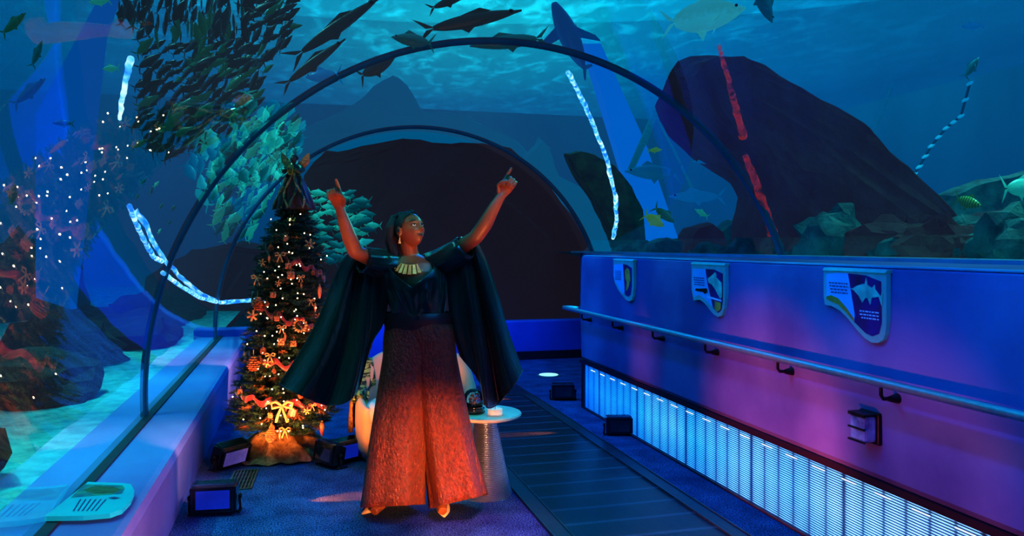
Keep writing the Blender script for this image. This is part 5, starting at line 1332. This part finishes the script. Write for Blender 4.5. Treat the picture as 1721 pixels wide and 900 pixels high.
# ---- shoes
M_shoe = mat('cream_leather', rgb(240,205,150), .35, col2=rgb(225,185,130), scale=6, coat=.3)
for (hx, hy, tx, ty) in ((636,846,608,862), (744,848,747,867)):
    H = floor_pt(hx, hy+10); T_ = floor_pt(tx, ty+3); d = (T_-H); L = .245; d.z = 0; d.normalize(); H = T_-d*L; w_ = d.cross(UP)
    mb = MB(); rings = []
    for f, hw, ht, zb in ((0,.018,.085,.060),(.08,.028,.088,.056),(.25,.031,.085,.040),(.45,.034,.072,.014),(.62,.041,.056,.002),(.78,.036,.040,.002),(.90,.021,.026,.002),(1.0,.004,.012,.003)):
        c = H+d*(L*f); rings.append([c+w_*(hw*math.cos(2*PI*j/16))+UP*(zb+(ht-zb)*(.5+.5*math.sin(2*PI*j/16))) for j in range(16)])
    mb.loft(rings); mb.tube([H+d*.02+UP*.06, H+d*.012+UP*.002], [.014,.006], 8); to_w(mb.build('shoe', M_shoe, smooth=True))
# ------------------------------------------------------------------ lights
RED = (1,.09,.12); PNK = (1,.12,.17)
for y, e, c in ((2.9, 120, PNK), (3.9, 330, RED), (5.1, 240, RED), (6.2, 60, PNK)):
    lamp('SPOT', 'wash_red', (.15, y-.5, .12), (2.6, y, .50), e, c, .04, 36, .7)
for y, e in ((.5, 150), (2.6, 110), (5.9, 110), (8.0, 150)):
    lamp('SPOT', 'blue_fill', (1.4, y, 3.0), (1.4, y+.2, 0), e, (.0,.14,1), .05, 150, 1)  # added overhead blue fill without any fitting
lamp('SPOT', 'blue_end', (1.8, 8.2, 2.7), (1.6, 10.3, .3), 300, (.0,.12,1), .05, 80, 1)
for y in (1.5, 4.0, 6.5):
    lamp('SPOT', 'blue_side', (.3, y-.6, 2.75), (2.6, y, 1.25), 170, (.0,.16,1), .05, 62, 1)
# warm key low in front for the velvet, red orange kicker for arms and face, teal from above
lamp('SPOT', 'warm_key', (.75, 1.9, .20), (.72, 4.5, .30), 700, (1,.38,.12), .05, 25, 1)
lamp('SPOT', 'orange_arm', (.1, 3.0, .9), (.22, 4.4, 1.75), 85, (1,.30,.08), .05, 24, .7)
lamp('SPOT', 'orange_arm', (1.15, 2.9, .9), (1.15, 4.4, 1.82), 80, (1,.30,.08), .05, 24, .7)
lamp('SPOT', 'orange_face', (.9, 3.1, .9), (.62, 4.4, 1.62), 60, (1,.30,.10), .05, 14, .7)
lamp('SPOT', 'warm_chair', (-.2, 4.3, .25), (.62, 5.75, .5), 120, (1,.36,.10), .05, 30, .6)
lamp('SPOT', 'warm_tree', (-.28, 5.2, .15), (-.14, 6.0, .55), 130, (1,.36,.10), .05, 70, .8)
lamp('SPOT', 'warm_tree', (.45, 5.0, .12), (-.10, 6.0, .9), 90, (1,.36,.10), .05, 60, .8)
lamp('SPOT', 'teal_top', (1.2, 3.2, 2.9), (.75, 4.5, 1.75), 40, (.03,.75,.75), .1, 50, 1)
lamp('SPOT', 'teal_back', (2.2, 6.0, 2.7), (.8, 4.5, 1.3), 90, (.03,.75,.75), .1, 60, 1)
lamp('SPOT', 'teal_tree', (-.3, 7.0, 2.8), (-.1, 6.1, 1.8), 50, (.03,.8,.6), .05, 60, 1)
a = floor_pt(428, 850); a.z = .13
lamp('SPOT', 'floor_streak', a, a+Vector((.60,.03,-.13)), 150, (1,.17,.01), .01, 20, .8)
a = floor_pt(1005, 725); a.z = .12
lamp('SPOT', 'floor_streak', a, a+Vector((-.7,.05,-.12)), 380, (1,.17,.01), .01, 15, .8)
a = floor_pt(918, 669); a.z = .12
lamp('SPOT', 'floor_streak', a, a+Vector((-.7,.05,-.12)), 380, (1,.17,.01), .01, 15, .8)
lamp('SPOT', 'pink_floor', (1.0, 2.6, 2.2), (1.0, 3.7, 0), 60, (1,.25,.45), .05, 24, 1)
lamp('SPOT', 'warm_angel', (.3, 4.6, 1.2), (-.02, 6.0, 2.08), 40, (1,.45,.18), .03, 16, .6)  # added unseen spot brightening the angel doll
lamp('SPOT', 'table_fill', (2.3, 4.2, .5), (1.15, 4.75, .25), 60, (.55,.65,1), .05, 18, .6)  # added unseen spot to brighten the table's cone base
lamp('SPOT', 'table_fill', (.0, 4.0, .4), (1.15, 4.75, .3), 0.1, (1,.4,.1), .05, 18, .6)
lamp('SPOT', 'teal_back', (-.5, 5.9, 2.6), (.3, 4.5, 1.2), 110, (.03,.8,.7), .05, 50, 1)
for y in (2.5, 4.5, 6.5, 8.5): lamp('SPOT', 'blue_ledge', (.3, y, 2.9), (-.85, y, .43), 20, (.0,.16,1), .03, 30, 1)
lamp('SPOT', 'teal_sleeve', (-.3, 3.7, 2.6), (.02, 4.45, 1.05), 60, (.03,.85,.65), .05, 30, 1)
lamp('SPOT', 'teal_sleeve', (2.2, 3.9, 2.6), (1.32, 4.5, 1.05), 50, (.03,.85,.65), .05, 26, 1)
lamp('SPOT', 'wash_pink_left', (.35, 2.7, .55), (-.7, 3.75, .22), 150, (1,.22,.18), .04, 42, .5)
lamp('SPOT', 'wash_pink_left', (-.1, 4.1, .9), (-.7, 5.1, .25), 80, (1,.28,.22), .03, 30, .5)
lamp('SPOT', 'wash_pink_left', (.1, 7.3, .9), (-.7, 8.3, .28), 150, (1,.35,.32), .03, 40, .5)
lamp('SPOT', 'pink_floor', (1.0, 3.2, 1.6), (1.02, 4.2, 0), 130, (1,.22,.40), .03, 30, 1)
lamp('SPOT', 'rust_fill', (.8, 2.2, .6), (.72, 4.5, .8), 22, (1,.16,.12), .05, 26, 1)
lamp('SPOT', 'teal_face', (1.5, 3.4, 2.5), (.62, 4.45, 1.68), 30, (.05,.9,.75), .03, 14, .8)
for y in (2.0, 3.6, 5.2, 6.8): lamp('SPOT', 'teal_rail', (2.1, y, 2.8), (2.56, y, 1.0), 22, (.05,.9,1), .03, 46, 1)
